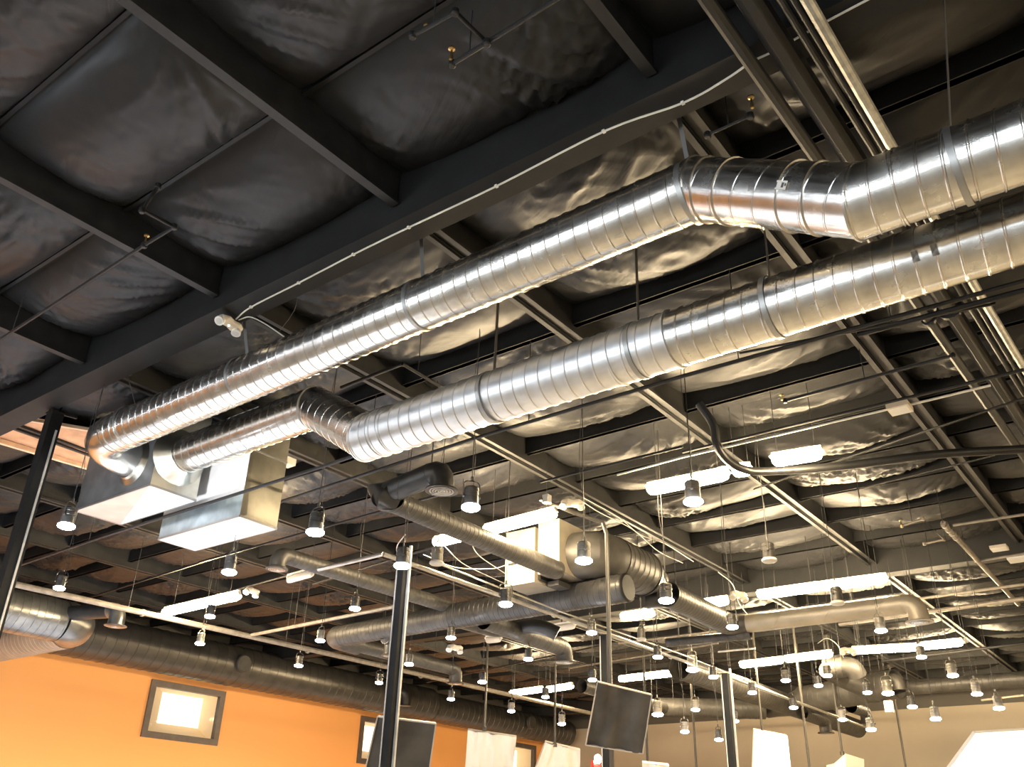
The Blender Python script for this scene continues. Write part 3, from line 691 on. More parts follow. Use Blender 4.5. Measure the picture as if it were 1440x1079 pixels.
pipe('grey pipe running down to the right with a clamp cluster at its top, right edge', [(15.168, 2.932, 6.5), (21.281, 2.99, 6.5)], .045, M['greypipe'], clamps=[.02, .06, .10, .14], hang=[(15.168, 2.932, 6.5)])
pipe('thin grey pipe leaving the clamp cluster toward the right edge', [(15.36, 2.828, 6.5), (15.402, 1.746, 6.5)], .022, M['greypipe'])
pipe('thin grey pipe below the clamp cluster crossing the grey pipe', [(17.631, 3.02, 6.5), (17.57, 2.141, 6.5)], .022, M['greypipe'])
# sprinkler lines with heads
def sprinkler(label, pts, head, r_=.018, m='pipe', up=.12):
    d = thing('sprinkler_line', pts[0], label, 'sprinkler')
    MB().tube(pts, r_, 10).build('pipe_length', M[m], d, smooth=True)
    for p in pts: MB().lathe(Vector(p)-Vector((0, 0, .03)), (0, 0, 1), [(0, .02), (.01, .03), (.05, .03), (.06, .02)], 12).build('fitting', M[m], d, smooth=True)
    h = Vector(head)
    q = Vector(pts[0]).lerp(Vector(pts[1]), .5); MB().tube([q, (q.x, q.y, 7.25)], .006, 6).build('hanger_rod', M['wire'], d)
    MB().lathe(h, (0, 0, 1), [(0, .012), (.03, .018), (.04, .010), (up-.02, .008), (up-.012, .026), (up, .026)], 12).build('sprinkler_head', M['brass'], d, smooth=True)
sprinkler('black sprinkler pipe at far left with a brass head and hooked end', [(3.569, 12.669, 6.7), (3.41, 7.196, 6.7), (3.404, 6.702, 6.7), (3.088, 6.732, 6.7), (3.149, 6.686, 7.0)], (3.41, 7.196, 6.7))
sprinkler('black sprinkler pipe at the top with an angled end', [(3.191, 3.508, 6.9), (3.216, 3.119, 6.9), (3.529, 3.074, 6.85), (3.513, 2.344, 6.85)], (3.204, 3.38, 6.9), up=.03)
sprinkler('short black sprinkler arm with a brass head at the top centre', [(3.495, 3.045, 6.8), (3.499, 3.38, 6.8)], (3.462, 3.362, 6.8))
sprinkler('dark sprinkler arm with paired brass heads above the duct offset', [(5.273, 2.176, 6.8), (5.273, 1.809, 6.8)], (5.204, 1.761, 6.8), .012)
sprinkler('black sprinkler branch ending in a pale head under the duct, right of centre', [(9.747, 1.439, 6.6), (9.792, 3.38, 6.6)], (9.755, 3.401, 6.6), .018, up=.08)
sprinkler('hooked grey sprinkler branch left of the clamp cluster', [(15.269, 3.587, 6.6), (15.093, 3.2, 6.6), (16.366, 3.205, 6.6), (16.438, 3.541, 6.6)], (15.0, 3.526, 6.5), .016, 'greypipe')
# cables
def cable(label, pts, r_=.007, m='cable', name='cable', sm=6):
    d = tag(MB().tube(pts, r_, 8, smooth=sm).build(name, M[m], smooth=True), label, 'cable'); return d
c = thing('cable', (4.838, 7.652, 6.77), 'long white cable stapled along the black girder to the emergency light', 'cable')
pts = [(4.871, 7.713, 6.79), (4.805, 7.369, 6.79), (4.789, 6.575, 6.79), (4.764, 5.738, 6.79), (4.761, 4.992, 6.79), (4.772, 3.956, 6.79), (4.743, 2.832, 6.79), (4.834, 2.171, 6.79), (4.806, 1.801, 6.79), (4.76, 1.572, 6.79), (4.76, 1.392, 6.79), (4.727, 1.03, 6.79), (4.705, 0.574, 6.79)]
MB().tube(pts, .0085, 8, smooth=5).build('cord', M['cable'], c, smooth=True)
for p in pts[1:8]: MB().box(Vector(p)-Vector((.016, .012, .008)), Vector(p)+Vector((.016, .012, .012))).build('clip', M['white'], c)
cable('short white cable sagging from the emergency light onto the upper duct', [(4.899, 7.699, 6.79), (4.896, 7.485, 6.75), (5.058, 7.395, 6.7), (5.242, 7.292, 6.6)])
cable('dangling black wire above the upper duct near the emergency light', [(5.087, 6.963, 6.9), (5.156, 7.093, 6.8), (5.31, 7.529, 6.75)], .004, 'wire')
for lb, pp_ in [
    ('bundle of pale wires hanging from the warm light left of the casing', [(10.225, 9.256, 5.9), (11.208, 9.669, 5.9), (12.15, 9.803, 5.9), (12.669, 9.853, 5.9)]),
    ('pale cable looping below the sloping ribbed duct', [(10.231, 8.708, 5.9), (10.97, 9.137, 5.9), (11.793, 9.367, 5.9), (12.15, 9.456, 5.9)]),
    ('pale cable running down right from the white twin lamp over the drum duct', [(10.868, 7.09, 6.4), (11.561, 7.143, 6.4), (12.526, 7.127, 6.4), (13.775, 7.352, 6.4), (14.663, 7.328, 6.4)]),
    ('second pale cable parallel to the one over the drum duct', [(10.933, 7.067, 6.45), (12.009, 7.086, 6.45), (12.949, 7.233, 6.45), (13.621, 7.124, 6.45), (14.837, 7.197, 6.45)]),
    ('thin cable from the casing down to the left past the dark post', [(10.247, 9.673, 5.8), (11.076, 9.706, 5.8), (11.456, 9.251, 5.8), (11.429, 8.901, 5.8)]),
    ('white cable curling over the small pale junction by the single warm light', [(13.606, 6.166, 5.8), (14.408, 6.286, 5.8), (15.736, 6.76, 5.8), (17.002, 7.067, 5.8)]),
    ('white cable dangling left of the tall lamp at the dark post', [(8.008, 7.899, 5.2), (8.35, 8.375, 5.2), (8.866, 8.797, 5.2), (9.168, 8.984, 5.2)]),
    ('pale cable hooked above the hanging white box', [(20.65, 7.086, 6.0), (20.247, 6.728, 6.0), (21.086, 6.786, 6.0), (22.5, 7.145, 6.0)])]:
    cable(lb, pp_, .007)

# ------------------------------------------------------------------ posts and drop rods
def post(label, x, y, z0_, z1_, w_=.15, bright=True):
    d = thing('steel_post', (x, y, z0_), label, 'post')
    b = MB().box((x-w_/2, y-w_/2, z0_), (x+w_/2, y+w_/2, z1_)); b.box((x-w_/2-.01, y-w_/2-.01, z1_), (x+w_/2+.01, y+w_/2+.01, z1_+.02)); b.build('upright', M['black'], d)
    if bright:
        MB().box((x+.1*w_, y-w_/2-.035, z0_), (x+.32*w_, y-w_/2-.001, z1_+.12)).build('bright_channel', M['chrome'], d)
        MB().box((x-w_/2-.012, y+.3*w_, z0_), (x-w_/2-.001, y+.42*w_, z1_)).build('edge_strip', M['chrome'], d)
    MB().box((x-w_*.9, y-w_*.9, z0_), (x+w_*.9, y+w_*.9, z0_+.02)).build('base_plate', M['black'], d)
    return d
p = Vector((4.991, 11.775, 6.75))
d = post('thick black post at the left edge rising to the girder', p.x, p.y, 0, 6.75, .165, False)
MB().box((p.x+.02, p.y-.083-.015, 0), (p.x+.045, p.y-.083, 6.5)).build('edge_strip', M['chrome'], d)
MB().bar((p.x-.1, p.y, 6.77), (p.x+.25, p.y-.1, 6.77), .03, .03).build('bracket', M['black'], d)
MB().tube([(p.x+.05, p.y, 6.75), (p.x+.05, p.y, 7.1)], .015, 8).build('hook', M['black'], d)
post('dark post with bright edge in front of the dark hanging board', 8.143, 8.015, 0, 4.98, .125)
post('dark slotted post behind the tilted dark board', 13.246, 8.259-.1, 0, 4.9, .13)
post('dark bright-edged post left of the white hanging sheet at right', 17.9, 8.14, 0, 4.98, .16)
# tall thin conduit with a bend at its top
p = Vector((11.184, 6.815, 6.0))
pipe('tall thin bright vertical pipe curving at the top beside the drum duct', [(p.x, p.y, 0), (p.x, p.y, 5.9), (p.x-.03, p.y+.05, 6.08), (p.x-.3, p.y+.35, 6.2), (p.x-.9, p.y+.6, 6.3)], .032, M['rodm'], n=12)
def rod(label, top, zb, r_=.022):
    d = thing('drop_rod', (top[0], top[1], zb), label, 'rod')
    MB().tube([(top[0], top[1], zb), (top[0], top[1], 7.1)], r_, 10).build('rod', M['rodm'], d, smooth=True)
    MB().lathe((top[0], top[1], 7.0), (0, 0, 1), [(0, r_*1.1), (.02, r_*2.4), (.1, r_*2.4)], 12).build('ceiling_cup', M['rodm'], d, smooth=True)
    MB().lathe((top[0], top[1], zb-.01), (0, 0, 1), [(0, r_*1.9), (.08, r_*1.9), (.1, r_*1.1)], 12).build('end_socket', M['rodm'], d, smooth=True)


# ------------------------------------------------------------------ pendant can lamps
def make_pendant(pale=False, lit=True, warm=False):
    d = thing('pendant_lamp', (0, 0, 0), 'x', 'lamp', 'pendant can lamps hung from the roof')
    cm = M['can_pale_lit'] if pale else M['can']
    MB().lathe((0, 0, .02), (0, 0, 1), [(0, .074), (.01, .082), (.10, .082), (.105, .078), (.115, .078), (.12, .082), (.15, .082), (.155, .078), (.165, .078), (.17, .082), (.20, .082), (.215, .07), (.22, .03)], 24).build('housing', cm, d, smooth=True)
    y = MB(); y.tube(path([(-.092, 0, .13), (-.092, 0, .30), (0, 0, .31), (.092, 0, .30), (.092, 0, .13)], .05, 4), .007, 8)
    for s in (-1, 1): y.lathe((s*.078, 0, .13), (s, 0, 0), [(0, .016), (.022, .016), (.026, .01)], 10)
    y.build('yoke', cm, d, smooth=True)
    y = MB().tube([(0, 0, .31), (0, 0, .36)], .014, 8); y.build('swivel', cm, d, smooth=True)
    b = MB().lathe((0, 0, .02), (0, 0, -1), [(-.012, .084), (.0, .100), (.022, .100), (.036, .082), (.046, .045), (.049, .01)], 24)
    b.build('lens', (M['bulbwarm'] if warm else M['bulb']) if lit else M['lensoff'], d, smooth=True)
    return d
PROTO = {k: make_pendant(*k) for k in ((False, True, False), (True, True, False), (False, False, False), (True, False, False), (True, True, True))}
used = set()
for lb, p, key in [
    ('lit can lamp left of the dark sided plenum, beside the thick left post', (4.932, 10.491, 4.9), (False, True, False)),
    ('lit can lamp above the fat silver duct at the left edge', (6.635, 13.813, 5.0), (False, True, False)),
    ('lit can lamp just under the bright plenum box, over the lone warm light', (7.268, 10.468, 4.9), (False, True, False)),
    ('large lit can lamp between the bright plenum box and the sloping ribbed duct', (6.313, 7.628, 4.7), (False, True, False)),
    ('pale lit can lamp hanging in front of the pale sprinkler main, left', (10.065, 15.015, 4.9), (True, True, False)),
    ('small lit lamp directly under the lone warm light on the left', (9.05, 13.357, 5.0), (False, True, False)),
    ('pale lit can lamp left of the rounded end of the main grey duct', (11.036, 12.8, 4.9), (True, True, False)),
    ('dim housed lit lamp hanging above the orange wall, left of the dark post', (12.525, 15.09, 4.9), (False, True, False)),
    ('lit can lamp directly above the dark bright-edged post', (7.802, 7.709, 4.7), (False, True, False)),
    ('lit lamp between the brownish duct and the main grey duct end', (9.648, 10.472, 4.9), (False, True, False)),
    ('lit can lamp in front of the middle of the main grey duct', (10.32, 8.028, 4.8), (False, True, False)),
    ('lit lamp just below the junction of the main grey duct', (12.041, 10.555, 4.9), (False, True, False)),
    ('lit lamp touching the right side of the dark post', (12.705, 12.148, 4.7), (False, True, False)),
    ('lit lamp left of the dark post over the wall duct', (14.407, 14.623, 4.8), (False, True, False)),
    ('lit can lamp below the down-turned outlet, right of the dark post', (15.867, 13.806, 4.6), (False, True, False)),
    ('lit lamp left of the first thin drop rod', (14.914, 12.151, 4.7), (False, True, False)),
    ('lit lamp between the two thin drop rods, high up', (13.836, 10.189, 4.8), (False, True, False)),
    ('lit lamp under the main grey duct beside the tall curved pipe', (12.536, 7.966, 4.8), (False, True, False)),
    ('large lit can lamp in front of the fat drum duct', (8.805, 5.691, 4.7), (True, True, False)),
    ('lit can lamp hanging below the open end of the drum duct', (10.616, 5.577, 4.6), (False, True, False)),
    ('lit lamp at the top corner of the tilted dark board', (15.247, 9.687, 4.6), (False, True, False)),
    ('lit lamp under the left end of the paired lights above the wall duct', (17.394, 13.27, 4.5), (True, True, False)),
    ('pale can lamp right of the second thin drop rod, low', (17.05, 11.628, 4.1), (True, True, False)),
    ('small lit lamp between the two lights of the pair', (17.125, 12.12, 4.7), (False, True, False)),
    ('lit lamp above the light right of the tilted board', (14.809, 8.01, 4.8), (False, True, False)),
    ('very bright warm lamp at the right edge of the tilted dark board', (18.672, 10.167, 4.4), (True, True, True)),
    ('very bright warm lamp left of the third dark post', (16.733, 8.292, 4.9), (True, True, True)),
    ('lit lamp close to the top left of the third dark post', (16.569, 7.786, 4.7), (False, True, False)),
    ('lit can lamp in front of the bend of the pale outlet duct', (12.868, 5.675, 4.7), (False, True, False)),
    ('large lit can lamp under the pale outlet duct at right', (13.72, 3.764, 4.6), (True, True, False)),
    ('dark can lamp silhouetted against the long double light', (13.032, 4.112, 4.9), (False, False, False)),
    ('unlit dark can lamp hung left of the second girder joist', (11.198, 4.342, 5.1), (False, False, False)),
    ('lit can lamp under the brightest light of the nearest right row', (8.187, 3.926, 4.9), (True, True, False)),
    ('largest lit can lamp right of the louvred duct outlet', (6.948, 5.915, 4.85), (False, True, False)),
    ('lit lamp at the rod above the white box, by the thick elbowed duct', (18.539, 6.246, 4.9), (False, True, False)),
    ('lit lamp in front of the fat curved duct', (19.018, 5.664, 4.6), (False, True, False)),
    ('lit lamp between the third dark post and the fat curved duct', (18.014, 7.637, 4.6), (False, True, False)),
    ('lit lamp just below the lower end of the steel rail', (19.609, 7.421, 4.5), (False, True, False)),
    ('lit lamp on the thin rod left of the third dark post', (17.69, 8.759, 4.3), (True, True, False)),
    ('low lit lamp against the grey wall, farthest left of the wall', (17.774, 9.072, 3.9), (True, True, False)),
    ('small low can lamp touching the left of the third dark post', (18.452, 8.647, 3.8), (False, True, False)),
    ('dim lit lamp right of the third dark post under the dark duct', (18.877, 8.457, 4.2), (False, True, False)),
    ('lit lamp beside the short down-turned outlet over the white box', (19.578, 6.409, 4.2), (True, True, False)),
    ('low lit lamp on the grey wall, right of the white box rod', (17.252, 5.172, 3.7), (True, True, False)),
    ('bright warm lamp at the right end of the fat curved duct', (20.564, 5.701, 4.8), (True, True, True)),
    ('lit lamp beside the last thin rod before the grey wall', (18.421, 4.714, 4.2), (False, True, False)),
    ('low lit can lamp under the left end of the rightmost double light', (17.11, 4.034, 3.8), (True, True, False)),
    ('pale lit can lamp between the far double light and the rightmost one', (16.665, 3.542, 4.4), (True, True, False)),
    ('lit lamp in front of the gap in the rightmost double light', (17.428, 3.381, 4.2), (True, True, False)),
    ('pale lit can lamp below the right end of the rightmost double light', (17.031, 3.019, 3.9), (True, True, False)),
    ('lit lamp hung below the gap of the far double light row', (17.525, 4.183, 4.9), (False, True, False)),
    ('dim lit lamp under the far light left of the thick elbowed duct', (17.565, 6.743, 4.7), (False, True, False)),
    ('small lit lamp left of the thick elbowed duct', (18.982, 6.611, 4.8), (False, True, False)),
    ('small pale unlit spot lamp under the short warm light by the ribbed duct', (8.962, 8.194, 5.1), (True, False, False)),
    ('small pale unlit spot lamp under the single warm light right of the curved pipe', (14.191, 7.984, 5.0), (True, False, False))]:
    proto = PROTO[key]; sc = (1.2 if key[2] else .85 if math.hypot(p[0], p[1]) > 14 else 1)
    o = proto if key not in used else dup(proto, p)
    used.add(key); o.location = p; o['label'] = lb; o.scale = (sc, sc, sc); o.rotation_euler.z = (len(used)*.7+p[0]*3) % 3
    c = MB()
    c.tube([(p[0], p[1], p[2]+.35), (p[0], p[1], 7.08)], .005, 6); 
    cc = c.build('stem', M['wire'] if not key[0] else M['beam'], None)
    cc.parent = o; cc.scale = (1/sc,)*3; cc.location = 1/sc* (Matrix.Rotation(-o.rotation_euler.z, 3, 'Z') @ (Vector(cc.location)-Vector(p)))
    cw = MB(); sd = (p[0]*7) % 1-.5
    cw.tube([(p[0]+.03, p[1], p[2]+.22), (p[0]+.09, p[1]+.05, p[2]+.40), (p[0]+.03, p[1]+.02*sd, p[2]+.75), (p[0]-.02, p[1]+.04, p[2]+1.3), (p[0]+.02, p[1], 7.05)], .003, 6, smooth=4)
    cw = cw.build('power_cord', M['wire'], None)
    cw.parent = o; cw.scale = (1/sc,)*3; cw.location = 1/sc* (Matrix.Rotation(-o.rotation_euler.z, 3, 'Z') @ (Vector(cw.location)-Vector(p)))
    cw.rotation_euler.z = cc.rotation_euler.z = -o.rotation_euler.z

# ------------------------------------------------------------------ fluorescent strips
def strip(label, p, q, m='tube', w_=.20, group='fluorescent strip lights', h=.15):
    p, q = Vector(p), Vector(q); c = (p+q)/2
    d = thing('strip_light', c, label, 'light', group)
    dr = (q-p).normalized(); sd = dr.cross(Vector((0, 0, 1))).normalized(); up = Vector((0, 0, 1)); Ln = (q-p).length
    b = MB(); b.bar(p+up*.095, q+up*.095, .05, .03); b.build('housing', M['white'], d)
    rs = []
    for k in range(13):
        t = k/12; e = .05
        s_ = min(1, math.sin(PI*clampf(min(t, 1-t)*Ln/.12, 0, .5)))**.6 if k not in (0, 12) else .35
        s_ = [.3, .82, 1][min(k, 12-k, 2)]
        tt = [0, .03, .10][min(k, 12-k, 2)] if min(k, 12-k) < 3 else None
        x = p.lerp(q, t) if tt is None else (p+dr*tt if k < 6 else q-dr*tt)
        rs.append([x+sd*(w_/2*s_*math.cos(2*PI*i/16))+up*(h/2*s_*math.sin(2*PI*i/16)) for i in range(16)])
    MB().rings(rs).build('lens', M[m], d, smooth=True)
    for s_ in (p+dr*.002, q-dr*.002):
        MB().bar(s_-dr*.015+up*.03, s_+dr*.015+up*.05, w_*.35, h*.5).build('end_cap', M['white'], d)
    for t in (.12, .88):
        x = p.lerp(q, t)
        MB().tube([x+up*.1, (x.x, x.y, 7.1)], .0045, 5).build('hanger_wire', M['wire'], d)
    return d
for lb, a, b in [
    ('lone lit warm strip light on the left above the pale sprinkler main', (10.192, 16.613, 5.7), (10.115, 14.139, 5.7)),
    ('short lit warm strip left of the sloping ribbed duct', (10.602, 9.771, 6.1), (10.573, 9.121, 6.1)),
    ('long lit warm strip light above the end of the sloping ribbed duct', (10.561, 8.672, 6.1), (10.474, 7.263, 6.1)),
    ('brightest lit warm strip left of the thick curved pipe', (10.395, 5.656, 6.1), (10.444, 4.481, 6.1)),
    ('very short lit strip showing under the thick curved pipe', (10.521, 4.452, 6.15), (10.584, 4.22, 6.15)),
    ('lit warm strip light right of the thick curved pipe', (10.35, 3.834, 6.1), (10.449, 3.229, 6.1)),
    ('left half of the long double light under the second girder', (16.432, 6.67, 6.1), (16.432, 5.479, 6.1)),
    ('right half of the long double light under the second girder', (16.445, 5.457, 6.1), (16.488, 4.281, 6.1)),
    ('short lit strip under the open end of the drum duct', (16.664, 9.835, 6.1), (16.627, 9.028, 6.1)),
    ('short lit strip above the bend of the pale outlet duct', (16.506, 7.947, 6.1), (16.49, 7.313, 6.1)),
    ('lit strip light right of the tilted dark board', (23.131, 13.782, 6.1), (22.966, 11.703, 6.1)),
    ('left light of the pair above the wall duct', (23.758, 18.173, 6.1), (23.547, 16.775, 6.1)),
    ('right light of the pair above the wall duct', (23.718, 16.735, 6.1), (23.425, 15.591, 6.1)),
    ('left strip of the far double light left of the thick elbowed duct', (22.764, 9.912, 6.1), (22.655, 8.712, 6.1)),
    ('right strip of the far double light left of the thick elbowed duct', (22.594, 8.631, 6.1), (22.459, 7.393, 6.1)),
    ('left strip of the far double light right of the thick elbowed duct', (22.363, 6.862, 6.1), (22.673, 5.466, 6.1)),
    ('right strip of the far double light right of the thick elbowed duct', (22.624, 5.39, 6.1), (22.608, 4.462, 6.1)),
    ('left strip of the rightmost low double light before the grey wall', (28.602, 7.219, 6.1), (28.742, 5.608, 6.1)),
    ('right strip of the rightmost low double light before the grey wall', (28.768, 5.558, 6.1), (28.623, 4.818, 6.1))]: strip(lb, a, b)
for lb, a, b in [
    ('unlit pale strip light near the round outlet of the brownish duct', (10.831, 13.71, 6.1), (10.761, 12.893, 6.1)),
    ('unlit pale strip light beside the flexible spur of the main duct', (16.838, 12.133, 6.1), (16.784, 11.089, 6.1)),
    ('unlit short pale strip light at the top of the first drop rod', (17.025, 13.814, 6.1), (17.084, 13.387, 6.1))]: strip(lb, a, b, 'lensoff', .10)
n = 0
for x in (-7.4, -1.6):
    for y in (-3.5, 0, 3.5, 7, 10.5, 14, 17.5, 21):
        n += 1
        strip('cool strip light behind the viewpoint, %s row, %s from the camera-side wall' % ('outer' if x < -5 else 'inner', ORD[(n-1) % 8]), (x, y-.6, 6.3), (x, y+.6, 6.3), 'tubecool', .2)
for x, y in ((7.6, -3.2), (16.4, -3.4), (22.4, -3.4)):
    strip('lit warm strip light out to the right of the picture', (x, y-.6, 6.1), (x, y+.6, 6.1))

# ------------------------------------------------------------------ emergency twin lights and boxes
def twin(label, p, ax, s=1.0):
    p = Vector(p); ax = Vector(ax).normalized(); d = thing('emergency_light', p, label, 'emergency light')
    dn = Vector((-.45, -.25, -.85)).normalized(); sd = ax.cross(dn).normalized()
    b = MB(); rs = []
    for t, w_, h_ in ((-.17, .018, .02), (-.155, .04, .04), (-.08, .075, .055), (0, .06, .05), (.08, .075, .055), (.155, .04, .04), (.17, .018, .02)):
        rs.append([p+ax*t*s+sd*(w_*s*math.cos(2*PI*i/14))+dn*(h_*s*math.sin(2*PI*i/14)) for i in range(14)])
    b.rings(rs).build('body', M['ivory'], d, smooth=True)
    for k in (-1, 1):
        q = p+ax*.12*k*s+dn*.04*s
        MB().lathe(q, dn+ax*.25*k, [(0, .035*s), (.01*s, .052*s), (.05*s, .055*s), (.055*s, .048*s), (.05*s, .03*s)], 18).build('lamp_head', M['white'], d, smooth=True)
        MB().lathe(q+(dn+ax*.25*k).normalized()*.048*s, dn+ax*.25*k, [(0, .044*s), (.006*s, .03*s)], 16).build('lamp_lens', M['lensoff'], d, smooth=True)
    MB().lathe(p+dn*.05*s, dn, [(0, .008), (.006, .006)], 8).build('indicator', M['bulbwarm'], d)
    return d
twin('white twin-head emergency light on the black girder above the upper duct', (4.827, 7.736, 6.72), (1, .15, -.05), 1.0)
twin('pale twin-head emergency light above the drum duct', (10.712, 7.116, 6.3), (.7, -.7, 0), 1.05)
twin('small pale twin-head emergency light right of the lone warm light', (10.503, 14.285, 5.9), (.8, .2, 0), 1.1)
twin('small pale twin-head emergency light under the main grey duct', (13.843, 12.009, 5.2), (1, -.2, 0), 1.1)
twin('small pale twin-head emergency light above the bend of the pale outlet duct', (15.471, 6.658, 5.9), (.8, -.3, 0), 1.2)
twin('small pale twin-head emergency light at the left end of the far double light', (21.239, 6.626, 5.9), (.6, -.6, 0), 1.1)
def boxy(label, p, w_, h_, m, name='junction_box', cat='box'):
    p = Vector(p); d = thing(name, p, label, cat)
    MB().box(p-Vector((w_/2, w_/2, h_/2)), p+Vector((w_/2, w_/2, h_/2))).build('body', M[m], d)
    MB().box(p-Vector((w_*.42, w_*.42, h_/2+.006)), p+Vector((w_*.42, w_*.42, -h_/2))).build('cover', M['white'], d)
    return d
boxy('pale square box on the white conduit above the curved pipe', (10.003, 2.142, 6.25), .24, .06, 'ivory')
boxy('pale square box near the right edge below the joist end', (17.015, 2.482, 6.5), .26, .05, 'ivory')
boxy('small white box above the pipe near the long warm strip', (10.352, 7.334, 6.3), .10, .12, 'white')
boxy('small pale bracket box where the silver ducts meet the second plenum', (7.676, 10.108, 6.6), .18, .10, 'white')
boxy('small lit white plate at the right edge under the thin grey pipe', (16.798, 2.205, 6.2), .3, .03, 'white')
boxy('small pinkish box under the round elbow outlet by the grey wall', (23.741, 6.613, 5.0), .17, .26, 'ivory')

# ------------------------------------------------------------------ drop rods and what hangs from them
def slab(name, label, cat, quad, th, m, me, group=None, warp=0, sd=0, part='face'):
    """hanging board or sheet: quad = top left, top right, bottom right, bottom left"""
    q = [Vector(p) for p in quad]; c = sum(q, Vector())/4
    d = thing(name, c, label, cat, group)
    nrm = (q[1]-q[0]).cross(q[3]-q[0]).normalized()
    if nrm.dot(Vector((0, 0, 1.6))-c) < 0 and False: nrm = -nrm
    N_ = 28; mb = MB()
    for j in range(N_+1):
        for i in range(N_+1):
            u, v = i/N_, j/N_
            p = (q[0].lerp(q[1], u)).lerp(q[3].lerp(q[2], u), v)
            wv = warp*(noise.noise(Vector((u*3+sd, v*1.2, sd)))+.45*noise.noise(Vector((u*9+sd, v*2.5, sd+4)))+.35*math.sin(u*14+sd)*v)
            mb.v.append(p+nrm*wv)
    for j in range(N_):
        for i in range(N_):
            a = j*(N_+1)+i; mb.f.append((a, a+1, a+N_+2, a+N_+1)); mb.mi.append(0)
    mb.build(part, m, d, smooth=True)
    bk = -nrm*th if nrm.dot(c-Vector((0, 0, 1.6))) < 0 else nrm*th
    b2 = MB(); ins = [p+bk for p in q]
    b2.add(q+ins, [(4, 5, 6, 7), (0, 1, 5, 4), (1, 2, 6, 5), (2, 3, 7, 6), (3, 0, 4, 7)]).build('backing', me, d)
    if me is M['edge']:
        e_ = MB()
        for k in range(4): e_.bar(q[k]-bk*.2, q[(k+1) % 4]-bk*.2, .014, .014)
        e_.build('edge_strip', me, d)
    return d
slab('hanging_board', 'dark upright board mounted behind the dark post, in front of the orange wall', 'board',
     [
    (8.154, 8.248, 3.021),
    (8.611, 7.709, 2.964),
    (8.876, 8.044, 2.17),
    (8.372, 8.645, 2.225)], .05, M['board'], M['edge'], warp=.005, sd=2)
slab('hanging_board', 'tilted dark square board with pale edges hanging above the red sign', 'board',
     [
    (10.124, 6.353, 3.568),
    (10.604, 5.847, 3.439),
    (10.82, 6.136, 2.773),
    (10.34, 6.684, 2.854)], .05, M['board'], M['edge'], warp=.05, sd=5.3)
rd = {}
for lb, tp, zb in [
    ('thin vertical drop rod over the first white draped sheet', (18.972, 15.317, 7.0), 4.35),
    ('thin vertical drop rod over the second white draped sheet', (19.874, 13.764, 7.0), 4.0),
    ('vertical drop rod ending at the tall white sheet at right', (22.747, 9.478, 7.0), 4.4),
    ('slanting-looking drop rod ending at the small white box', (24.935, 8.289, 7.0), 4.08),
    ('long thin dark rod in front of the grey wall, farthest right', (29.903, 8.126, 7.0), 1.5),
    ('thin pair-like rod between the tall white sheet and the white box', (22.957, 8.463, 7.0), 1.5),
    ('thin rod left of the third dark post passing a lamp', (23.179, 11.556, 7.0), 1.5),
    ('rod behind the right edge of the tilted dark board', (21.023, 11.789, 7.0), 1.5)]:
    rod(lb, tp, zb, .03)
slab('draped_sheet', 'white draped sheet with soft folds, left of the second interior window', 'sheet',
     [
    (18.647, 15.595, 4.344),
    (19.461, 14.656, 4.218),
    (19.922, 15.197, 2.887),
    (19.171, 16.08, 2.983)], .12, M['cloth'], M['cloth'], warp=.17, sd=1)
slab('draped_sheet', 'white draped sheet flaring at left, beside the red sign', 'sheet',
     [
    (19.688, 13.921, 4.093),
    (20.292, 13.279, 3.935),
    (20.791, 13.639, 2.76),
    (19.896, 14.685, 2.88)], .12, M['cloth'], M['cloth'], warp=.17, sd=7)
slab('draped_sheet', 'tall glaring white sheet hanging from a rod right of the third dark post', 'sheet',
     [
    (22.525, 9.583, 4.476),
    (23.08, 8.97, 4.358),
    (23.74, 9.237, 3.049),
    (23.089, 10.03, 3.099)], .12, M['cloth_glow'], M['cloth'], warp=.05, sd=3)
slab('draped_sheet', 'sliver of a white sheet top under the tilted dark board', 'sheet',
     [
    (16.136, 9.15, 3.187),
    (16.457, 8.768, 3.153),
    (16.73, 8.953, 2.522),
    (16.43, 9.35, 2.508)], .10, M['cloth'], M['cloth'], warp=.05, sd=4)
d = thing('wrapped_box', (25.056, 8.252, 3.947), 'small white wrapped box hanging at the end of the slanting drop rod', 'box')
a, b, c, e, f, g_ = [Vector(p) for p in [
    (24.867, 8.183, 4.097),
    (25.537, 7.946, 4.012),
    (25.845, 8.133, 3.327),
    (25.227, 8.405, 3.292),
    (25.113, 8.592, 3.893),
    (25.401, 8.721, 3.307)]]
bk = Vector((.4, .35, 0))
MB().add([a, b, c, e, f, g_, b+bk, c+bk, f+bk, g_+bk], [(0, 1, 2, 3), (4, 0, 3, 5), (1, 6, 7, 2), (8, 4, 5, 9), (0, 4, 8, 6, 1), (6, 8, 9, 7)]).build('wrapping', M['cloth'], d)
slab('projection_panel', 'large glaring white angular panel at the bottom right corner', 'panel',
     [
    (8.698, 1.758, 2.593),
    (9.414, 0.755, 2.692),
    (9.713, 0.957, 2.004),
    (8.661, 2.349, 1.957)], .05, M['cloth_glow'], M['cloth'], warp=.004, sd=3)
q = Vector((9.397, 1.407, 2.125))
MB().tube([(q.x, q.y, 0), (q.x, q.y, q.z)], .03, 12).build('stand', M['black'], d, smooth=True)
MB().lathe((q.x, q.y, 0), (0, 0, 1), [(0, .3), (.02, .3), (.03, .05)], 24).build('stand_base', M['black'], d, smooth=True)
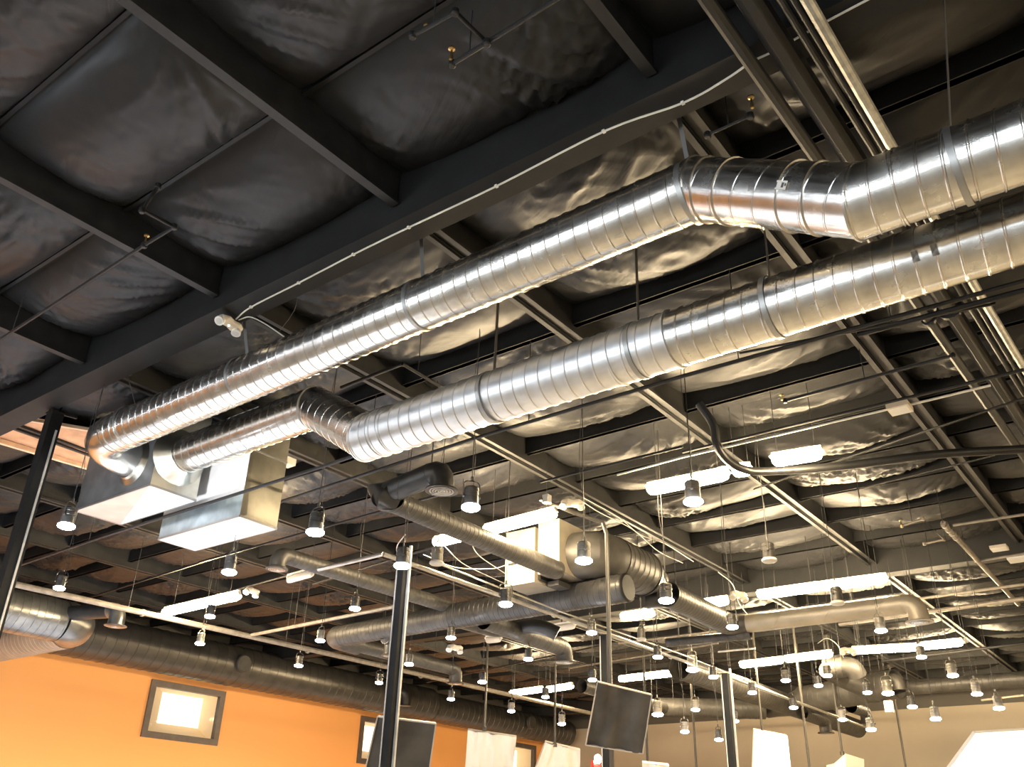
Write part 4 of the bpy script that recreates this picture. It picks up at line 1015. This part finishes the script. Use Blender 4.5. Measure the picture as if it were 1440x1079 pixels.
# red lit sign
d = thing('exit_sign', (38.295, 24.2, 5.377), 'small red lit sign with glaring lamp above, end of orange wall', 'sign')
p = Vector((22.032, 13.923, 3.791))
MB().box(p-Vector((.18, .04, .30)), p+Vector((.16, .04, .06))).build('sign_plate', M['red'], d)
MB().lathe(p+Vector((-.07, -.06, .10)), (0, -1, 0), [(0, .10), (.06, .12), (.1, .09)], 18).build('lamp', M['bulbwarm'], d, smooth=True)

# ------------------------------------------------------------------ lights, world, camera
def area(loc, rot, sx, sy, power, col):
    l = bpy.data.lights.new('fill_area', 'AREA'); l.shape = 'RECTANGLE'; l.size = sx; l.size_y = sy; l.energy = power; l.color = col
    o = bpy.data.objects.new('fill_area', l); COL.objects.link(o); o.location = loc; o.rotation_euler = rot; return o
area((30, 22.0, 1.0), (math.radians(82), 0, 0), 26, .8, 620, (1, .93, .82))  # wall wash pair added low to brighten the orange wall
area((12, 22.0, 1.0), (math.radians(82), 0, 0), 14, .8, 420, (1, .93, .82))
def spot(loc, to, power, col, ang, r_=.3):
    l = bpy.data.lights.new('fill_spot', 'SPOT'); l.energy = power; l.color = col; l.spot_size = math.radians(ang); l.spot_blend = .5; l.shadow_soft_size = r_
    o = bpy.data.objects.new('fill_spot', l); COL.objects.link(o); o.location = loc
    o.rotation_euler = (Vector(to)-Vector(loc)).to_track_quat('-Z', 'Y').to_euler()
spot((2.5, 9.0, 1.2), (6.6, 10.7, 5.8), 3200, (.95, .97, 1), 34)  # unseen spot added to whiten the plenum boxes
area((9, 15, .5), (math.radians(180), 0, 0), 11, 11, 1100, (.80, .86, 1))  # cool fill added near the floor, facing the far left ceiling
wd = bpy.data.worlds.new('World'); S.world = wd; wd.use_nodes = True
wd.node_tree.nodes['Background'].inputs[0].default_value = (.05, .05, .055, 1)
cam = bpy.data.cameras.new('camera'); co = bpy.data.objects.new('camera', cam); COL.objects.link(co); S.camera = co

fx = Vector((.699251, .544391, .463342)).normalized(); rx = Vector((.602897, -.797363, .026981)); ux = rx.cross(fx).normalized(); rx = fx.cross(ux)
co.matrix_world = Matrix(((rx.x, ux.x, -fx.x, 0), (rx.y, ux.y, -fx.y, 0), (rx.z, ux.z, -fx.z, 1.6), (0, 0, 0, 1)))
cam.sensor_fit = 'HORIZONTAL'; cam.sensor_width = 36; cam.lens = 31.6; cam.clip_start = .05; cam.clip_end = 200
S.view_settings.view_transform = 'Standard'
S.view_settings.look = 'None'
S.view_settings.exposure = -0.48
